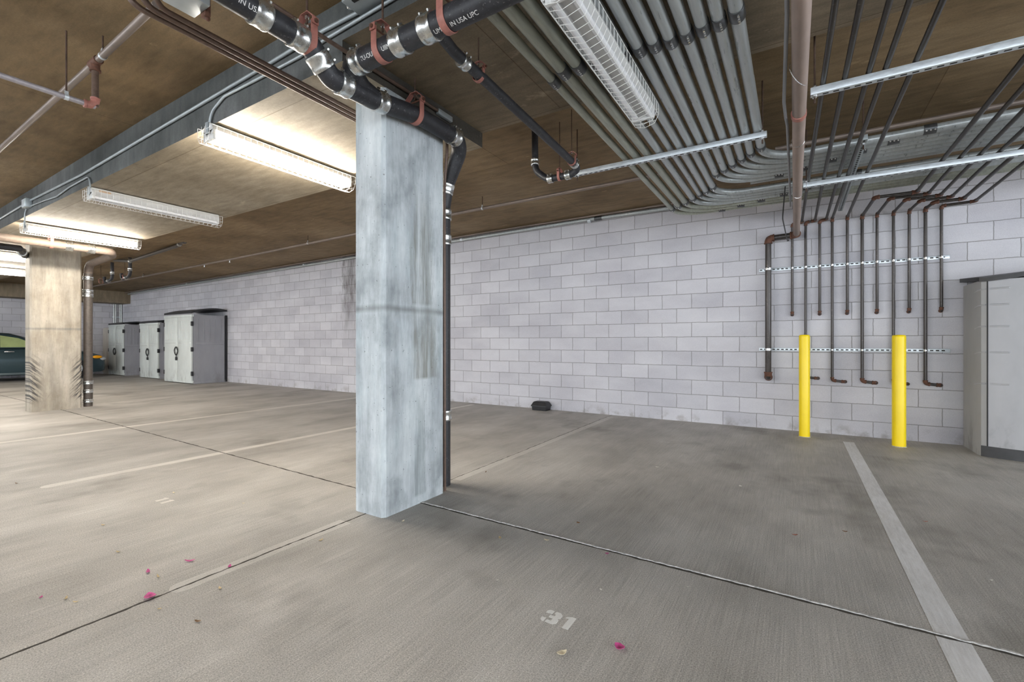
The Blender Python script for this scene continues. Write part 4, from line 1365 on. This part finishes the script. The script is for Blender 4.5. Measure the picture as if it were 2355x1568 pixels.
# ------------------------------------------------------------------ sheds at the far left
def shed(label, x0, x1, yf, h, hr, doors=2, lock=True):
    t = thing('storage_shed', label, 'storage shed', ((x0 + x1) / 2, (yf + YW) / 2, 0), 'resin storage sheds along the block wall')
    yb = YW - 0.04
    b = MB()
    for xs_, s in ((x1, 1), (x0, -1)):
        xo = xs_ if s == 1 else xs_ + 0.03
        b.box((xo - 0.03, yf + 0.02, 0.03), (xo, yb, h))
    b.box((x0, yb - 0.03, 0.03), (x1, yb, h))
    d = yb - yf
    for k in range(5):                        # raised ribs in the upper half of the side
        y = yf + d * (0.16 + 0.17 * k)
        b.box((x1, y - 0.012, h * 0.62), (x1 + 0.008, y + 0.012, h * 0.94), 0.003)
    b.box((x1, yf + d * 0.08, h * 0.565), (x1 + 0.010, yf + d * 0.94, h * 0.60), 0.004)
    b.box((x1, yf + 0.02, 0.0), (x1 + 0.012, yb, 0.07), 0.004)
    b.build('side_panel', M['shed_side'], t)
    b = MB()
    for k in range(9):                        # arched roof
        pass
    arc = [(yf - 0.03 + (d + 0.05) * k / 10, h - 0.01 + (hr - h) * math.sin(PI * (0.08 + 0.62 * k / 10))) for k in range(11)]
    poly = arc + [(y, z + 0.045) for y, z in reversed(arc)]
    b.extrude(poly, x0 + 0.01, x1 + 0.02, 0)
    b.build('roof', M['black'], t)
    b = MB()
    b.box((x1 - 0.005, yb - 0.02, 0.02), (x1 + 0.022, yb + 0.03, h + 0.02))
    b.build('back_post', M['black'], t)
    b = MB()
    b.box((x0 - 0.01, yf - 0.015, 0.02), (x1 + 0.01, yf + 0.03, 0.09), 0.006)
    b.box((x0 - 0.02, yf - 0.03, h - 0.06), (x1 + 0.02, yf + 0.03, h + 0.005), 0.008)
    b.build('door_frame', M['shed_door'], t)
    w = (x1 - x0) / 2
    for k in range(2):
        a0, a1_ = x0 + w * k + 0.006, x0 + w * (k + 1) - 0.006
        b = MB()
        b.box((a0, yf - 0.025, 0.06), (a1_, yf + 0.015, h - 0.06), 0.006)
        b.box((a0 + 0.05, yf - 0.035, h * 0.585), (a1_ - 0.05, yf - 0.02, h * 0.615), 0.006)
        for q in range(6):
            xx = a0 + 0.10 + (a1_ - a0 - 0.2) * q / 5
            b.box((xx - 0.012, yf - 0.032, h * 0.64), (xx + 0.012, yf - 0.02, h * 0.91), 0.004)
        dr = b.build('door', M['shed_door'], t)
        b = MB()
        hx = a1_ - 0.06 if k == 0 else a0 + 0.06
        s = 1 if k == 1 else -1
        pts = [V((hx - s * 0.04 + s * 0.075 * math.sin(PI * q / 8) * (1 if k == 0 else 0.8) * (-1 if k == 0 else 1) * s, yf - 0.055, h * 0.475 - 0.11 + 0.22 * q / 8)) for q in range(9)]
        b.sweep(pts, 0.014, 8)
        b.build('handle', M['black'], dr)
        b = MB()
        ex = a0 - 0.005 if k == 0 else a1_ + 0.005
        for z in (h * 0.15, h * 0.50, h * 0.87):
            b.box((ex - 0.03, yf - 0.032, z - 0.06), (ex + 0.03, yf + 0.02, z + 0.06), 0.008)
        b.build('hinge', M['black'], dr)
    if lock:
        b = MB()
        xm = (x0 + x1) / 2
        b.box((xm - 0.03, yf - 0.07, h * 0.335), (xm + 0.03, yf - 0.035, h * 0.385), 0.006)
        b.sweep([(xm - 0.018, yf - 0.052, h * 0.385), (xm - 0.018, yf - 0.052, h * 0.42), (xm, yf - 0.052, h * 0.43), (xm + 0.018, yf - 0.052, h * 0.42), (xm + 0.018, yf - 0.052, h * 0.385)], 0.006, 6)
        b.build('padlock', M['black'], t)
    return t


shed('off-white and slate storage shed, nearest and biggest of three along the wall', -15.39, -13.78, 5.97, 1.87, 2.04)
shed('off-white storage shed in the middle, half hidden behind the biggest shed', -17.85, -16.55, 6.25, 1.72, 1.80)
shed('off-white storage shed farthest left beside the dark car, with dirty door bottoms', -20.42, -19.18, 6.25, 1.72, 1.80, 2, False)
t = thing('storage_cabinet', 'plain beige resin cabinet in the far corner, left of the off-white sheds', 'storage cabinet', (-20.8, 6.5, 0))
b = MB()
b.box((-21.15, 6.30, 0), (-20.48, 6.83, 1.64), 0.01)
b.build('body', M['shed_beige'], t)
b = MB()
b.box((-21.13, 6.28, 0.05), (-20.82, 6.31, 1.60), 0.006)
b.box((-20.81, 6.28, 0.05), (-20.50, 6.31, 1.60), 0.006)
b.build('door', M['shed_beige'], t)

# ------------------------------------------------------------------ parked car (nose towards the block wall)
CYN, CXS = 5.78, -18.9          # nose position, near side
HW = 0.90
CXM = CXS - HW
paint = plain('dark_teal_car_paint', (0.045, 0.075, 0.088, 1), 0.18, 0.3, 0.05, 2)
glass = plain('painted_see_through_glass', (0.36, 0.43, 0.20, 1), 0.08, 0.0, 0.15, 3)  # opaque panes, the lit background seen through them painted in as yellow-green
t = thing('parked_car', 'dark teal car parked behind the far column, nose towards the wall', 'car', (CXM, CYN - 2.3, 0))
# stations: distance behind nose, bottom z, top z, half width
stn = [(0.0, 0.30, 0.55, 0.55), (0.04, 0.22, 0.64, 0.68), (0.16, 0.19, 0.74, 0.80), (0.45, 0.18, 0.84, 0.87), (0.95, 0.18, 0.92, 0.90), (1.35, 0.18, 0.97, 0.90), (1.9, 0.18, 0.97, 0.90), (2.9, 0.18, 0.98, 0.90), (3.7, 0.18, 1.0, 0.90), (4.2, 0.2, 1.0, 0.86), (4.5, 0.26, 0.95, 0.78), (4.58, 0.36, 0.85, 0.70)]
vs, fs = [], []
for (d, z0, z1, w) in stn:
    y = CYN - d
    h = z1 - z0
    ring = [(-w * 0.92, z0), (-w, z0 + h * 0.22), (-w * 1.0, z0 + h * 0.6), (-w * 0.97, z0 + h * 0.82), (-w * 0.88, z0 + h * 0.95), (-w * 0.5, z1), (0, z1 + 0.015), (w * 0.5, z1), (w * 0.88, z0 + h * 0.95), (w * 0.97, z0 + h * 0.82), (w, z0 + h * 0.6), (w, z0 + h * 0.22), (w * 0.92, z0)]
    vs += [(CXM + x, y, z) for x, z in ring]
k = 13
for i in range(len(stn) - 1):
    for j in range(k):
        fs.append((i * k + j, i * k + (j + 1) % k, (i + 1) * k + (j + 1) % k, (i + 1) * k + j))
fs += [tuple(range(k)), tuple(range((len(stn) - 1) * k, len(stn) * k))]
b = MB()
b.add(vs, fs)
b.build('body', paint, t, sharp=40)
cab = [(1.25, 0.95, 0.955, 0.80), (1.75, 0.95, 1.25, 0.70), (2.15, 0.95, 1.385, 0.64), (2.6, 0.95, 1.42, 0.62), (3.2, 0.95, 1.39, 0.62), (3.75, 0.96, 1.22, 0.64), (4.2, 0.97, 0.99, 0.72)]
vs, fs = [], []
for (d, z0, z1, w) in cab:
    y = CYN - d
    vs += [(CXM - 0.86, y, z0), (CXM - w, y, max(z0 + 0.004, z1 - 0.05)), (CXM - w * 0.8, y, z1), (CXM + w * 0.8, y, z1), (CXM + w, y, max(z0 + 0.004, z1 - 0.05)), (CXM + 0.86, y, z0)]
k = 6
for i in range(len(cab) - 1):
    for j in range(k):
        fs.append((i * k + j, i * k + (j + 1) % k, (i + 1) * k + (j + 1) % k, (i + 1) * k + j))
fs += [tuple(range(k)), tuple(range((len(cab) - 1) * k, len(cab) * k))]
b = MB()
b.add(vs, fs)
b.build('roof', paint, t, sharp=40)


def side_x(z, ztop, w):
    f = (z - 0.95) / max(0.05, (ztop - 0.05 - 0.95))
    return 0.86 + (w - 0.86) * f


def window(name, pts):
    b = MB()
    out, inn = [], []
    for (d, z) in pts:
        # interpolate cabin
        for a, c in zip(cab, cab[1:]):
            if a[0] <= d <= c[0]:
                f = (d - a[0]) / (c[0] - a[0])
                zt, w = a[2] + (c[2] - a[2]) * f, a[3] + (c[3] - a[3]) * f
        x = CXM + side_x(z, zt, w)
        out.append((x + 0.008, CYN - d, z))
        inn.append((x - 0.01, CYN - d, z))
    n = len(pts)
    b.add(out + inn, [tuple(range(n)), tuple(reversed(range(n, 2 * n)))] + [(q, (q + 1) % n, n + (q + 1) % n, n + q) for q in range(n)])
    b.build(name, glass, t)


window('front_window', [(1.62, 0.985), (1.72, 1.10), (2.0, 1.245), (2.35, 1.32), (2.38, 0.985)])
window('rear_window', [(2.46, 0.985), (2.45, 1.325), (3.1, 1.29), (3.55, 1.13), (3.55, 0.985)])
b = MB()
b.box((CXS - 0.02, CYN - 2.32, 0.845), (CXS + 0.03, CYN - 2.12, 0.875), 0.01)
b.build('door_handle', M['screw'], t)
b = MB()
b.box((CXS - 0.06, CYN - 1.62, 0.98), (CXS + 0.13, CYN - 1.50, 1.09), 0.03, seg=3)
b.build('wing_mirror', paint, t)
b = MB()
b.ball((CXM + 0.835, CYN - 0.28, 0.66), 0.12, 14, 0, (0.35, 1.1, 0.42))
b.build('amber_marker', plain('amber_lens', (0.85, 0.36, 0.01, 1), 0.2), t)
b = MB()
b.ball((CXM + 0.72, CYN - 0.14, 0.60), 0.13, 14, 0, (0.7, 0.9, 0.5))
b.build('headlight', plain('headlight_glass', (0.45, 0.48, 0.5, 1), 0.1), t)
b = MB()
b.box((CXS - 0.05, CYN - 3.3, 0.20), (CXS + 0.012, CYN - 1.35, 0.26), 0.012)
b.build('sill_strip', plain('sill_trim', (0.10, 0.13, 0.14, 1), 0.3), t)
for d in (0.85, 3.6):
    for s in (-1, 1):
        c = V((CXM + s * (HW - 0.10), CYN - d, 0.32))
        b = MB()
        b.lathe(c - V((0.1, 0, 0)), (1, 0, 0), [(0, 0.29), (0.02, 0.32), (0.19, 0.32), (0.21, 0.29)], 24)
        wh = b.build('wheel', M['black'], t)
        b = MB()
        b.lathe(c + V((s * 0.10, 0, 0)), (s, 0, 0), [(0, 0.21), (0.012, 0.20), (0.016, 0.05), (0.02, 0.0)], 16)
        b.build('hubcap', M['strut'], wh)

# ------------------------------------------------------------------ litter: petals, leaves
def leaf(kind, label, px, py, size, m, group, wide=0.45, curl=0.25, rot=None):
    c = at(px, py, Z=0.0)
    rot = random.uniform(0, 2 * PI) if rot is None else rot
    n = 6
    top, bot = [], []
    for i in range(n + 1):
        u = i / n
        w = wide * size * math.sin(PI * min(1, u * 0.92 + 0.06)) ** 0.8 * 0.5
        z = 0.002 + curl * size * (2 * u - 1) ** 2 * 0.6
        for s in (-1, 0, 1):
            x, y = (u - 0.5) * size, s * w * random.uniform(0.85, 1.15)
            zz = z + abs(s) * curl * w * 0.9
            top.append((c.x + x * math.cos(rot) - y * math.sin(rot), c.y + x * math.sin(rot) + y * math.cos(rot), zz + 0.0012))
            bot.append((top[-1][0], top[-1][1], zz))
    fs = []
    N = len(top)
    for i in range(n):
        for s in range(2):
            q = (i * 3 + s, i * 3 + s + 1, i * 3 + s + 4, i * 3 + s + 3)
            fs.append(q)
            fs.append(tuple(N + j for j in reversed(q)))
    ring = [i * 3 for i in range(n + 1)] + [i * 3 + 2 for i in range(n, -1, -1)]
    for a, b2 in zip(ring, ring[1:] + ring[:1]):
        fs.append((a, b2, N + b2, N + a))
    b = MB()
    b.add(top + bot, fs)
    return tag(b.build(kind, m), label, 'petal' if 'petal' in kind else 'leaf', group)


pink = plain('pink_petal', (0.52, 0.07, 0.24, 1), 0.6, 0, 0.3, 60)
tan = plain('dry_tan_leaf', (0.52, 0.40, 0.22, 1), 0.7, 0, 0.25, 60)
cream = plain('cream_petal', (0.66, 0.58, 0.42, 1), 0.7, 0, 0.2, 60)
brown = plain('brown_leaf', (0.20, 0.105, 0.045, 1), 0.7, 0, 0.3, 60)
pale = plain('pale_scrap', (0.62, 0.60, 0.55, 1), 0.7, 0, 0.15, 60)
red_l = plain('reddish_leaf', (0.42, 0.16, 0.11, 1), 0.65, 0, 0.3, 60)
G1, G2, G3 = 'fallen pink petals', 'fallen dry leaves', 'small pale scraps on the floor'
for (px, py, s, w, lab) in (
        (345, 1374, 0.056, 0.75, 'biggest pink petal at the left, lying on the long floor crack'),
        (437, 1291, 0.048, 0.32, 'narrow pink petal left of the floor crack, farther from the camera than its neighbour'),
        (341, 1316, 0.040, 0.4, 'pink petal just above the biggest petal on the left floor'),
        (528, 1304, 0.030, 0.5, 'small dark pink petal lying in the floor crack in front of the column'),
        (94, 1375, 0.018, 0.6, 'tiny purple petal near the left edge of the floor'),
        (1425, 1490, 0.040, 0.85, 'round pink petal in the foreground, right of the number 31'),
        (1396, 1274, 0.020, 0.6, 'tiny dark pink petal beside the white floor joint')):
    leaf('pink_petal', lab, px, py, s, pink, G1, w, 0.3)
leaf('cream_petal', 'cream petal with a brown tip in the foreground below the number 31', 1292, 1504, 0.040, cream, G2, 0.6, 0.3, 1.0)
for (px, py, s, w, m, lab) in (
        (364, 1327, 0.044, 0.18, tan, 'thin tan leaf just right of the upper pink petal'),
        (506, 1354, 0.026, 0.4, tan, 'small tan leaf right of the floor crack, below the petals'),
        (272, 1270, 0.030, 0.3, tan, 'tan leaf on the left floor above the pink petals'),
        (237, 1208, 0.026, 0.4, tan, 'pale tan leaf on the left floor below the faded number'),
        (560, 1158, 0.020, 0.5, cream, 'small cream leaf left of the middle column foot'),
        (738, 1243, 0.028, 0.45, tan, 'curled tan leaf in front of the middle column foot, left side'),
        (455, 1430, 0.028, 0.4, brown, 'brown leaf alone on the lower left floor'),
        (367, 1401, 0.016, 0.5, tan, 'tiny tan leaf just below the biggest pink petal'),
        (152, 1377, 0.034, 0.25, tan, 'tan leaf at the lower left, left of the biggest petal'),
        (174, 1385, 0.024, 0.3, tan, 'smaller tan leaf at the lower left, close below another tan leaf'),
        (927, 1199, 0.026, 0.5, cream, 'cream leaf right at the corner of the middle column foot'),
        (1150, 1238, 0.030, 0.5, tan, 'crumpled tan leaf in the column shadow near the white joint'),
        (1257, 1243, 0.032, 0.45, cream, 'cream leaf touching the white floor joint, left end'),
        (1828, 1231, 0.030, 0.45, red_l, 'reddish leaf on the floor left of the wide white line'),
        (1943, 1223, 0.026, 0.5, brown, 'brown leaf on the floor beside the wide white line'),
        (2128, 1200, 0.026, 0.25, red_l, 'thin reddish leaf right of the wide white line'),
        (1330, 1203, 0.026, 0.6, brown, 'dark round leaf on the floor right of the column shadow'),
        (1117, 1086, 0.034, 0.3, brown, 'dark leaf on the floor behind the middle column'),
        (376, 940, 0.030, 0.4, cream, 'pale leaf on the far floor in front of the sheds'),
        (400, 1134, 0.030, 0.5, cream, 'cream leaf next to the faded number on the left floor'),
        (38, 1112, 0.03, 0.3, brown, 'dark leaf near the left edge, left of the pale line end')):
    leaf('dry_leaf', lab, px, py, s, m, G2, w, 0.25)
for (px, py, s, lab) in (
        (1512, 1075, 0.040, 'white scrap on the floor in front of the block wall, left of the bollards'),
        (1703, 1119, 0.036, 'pale scrap on the floor midway between the black box and the wide line'),
        (1382, 1357, 0.016, 'small white scrap right above the number 31'),
        (1144, 1335, 0.014, 'tiny white scrap left of the number 31'),
        (1582, 1351, 0.014, 'tiny white scrap on the floor right of the number 31'),
        (1288, 982, 0.034, 'tiny pale scrap on the floor in front of the black bait box'),
        (2280, 1335, 0.016, 'tiny white scrap right of the wide white line, near the right edge')):
    leaf('paper_scrap', lab, px, py, s, pale, G3, 0.6, 0.2)

# ------------------------------------------------------------------ light
w = bpy.data.worlds.new('daylight')
S.world = w
w.use_nodes = True
bg = w.node_tree.nodes['Background']
bg.inputs[0].default_value = (0.86, 0.93, 1.0, 1)
bg.inputs[1].default_value = 3.4

S.view_settings.view_transform = 'Standard'
S.view_settings.look = 'None'
S.view_settings.exposure = 0.9
S.view_settings.gamma = 1.0
S.view_settings.use_curve_mapping = False
S.cycles.max_bounces = 6
S.cycles.diffuse_bounces = 4
S.cycles.glossy_bounces = 3
S.cycles.transmission_bounces = 2
S.cycles.caustics_reflective = False
S.cycles.caustics_refractive = False
S.cycles.sample_clamp_indirect = 6.0
S.cycles.use_denoising = True
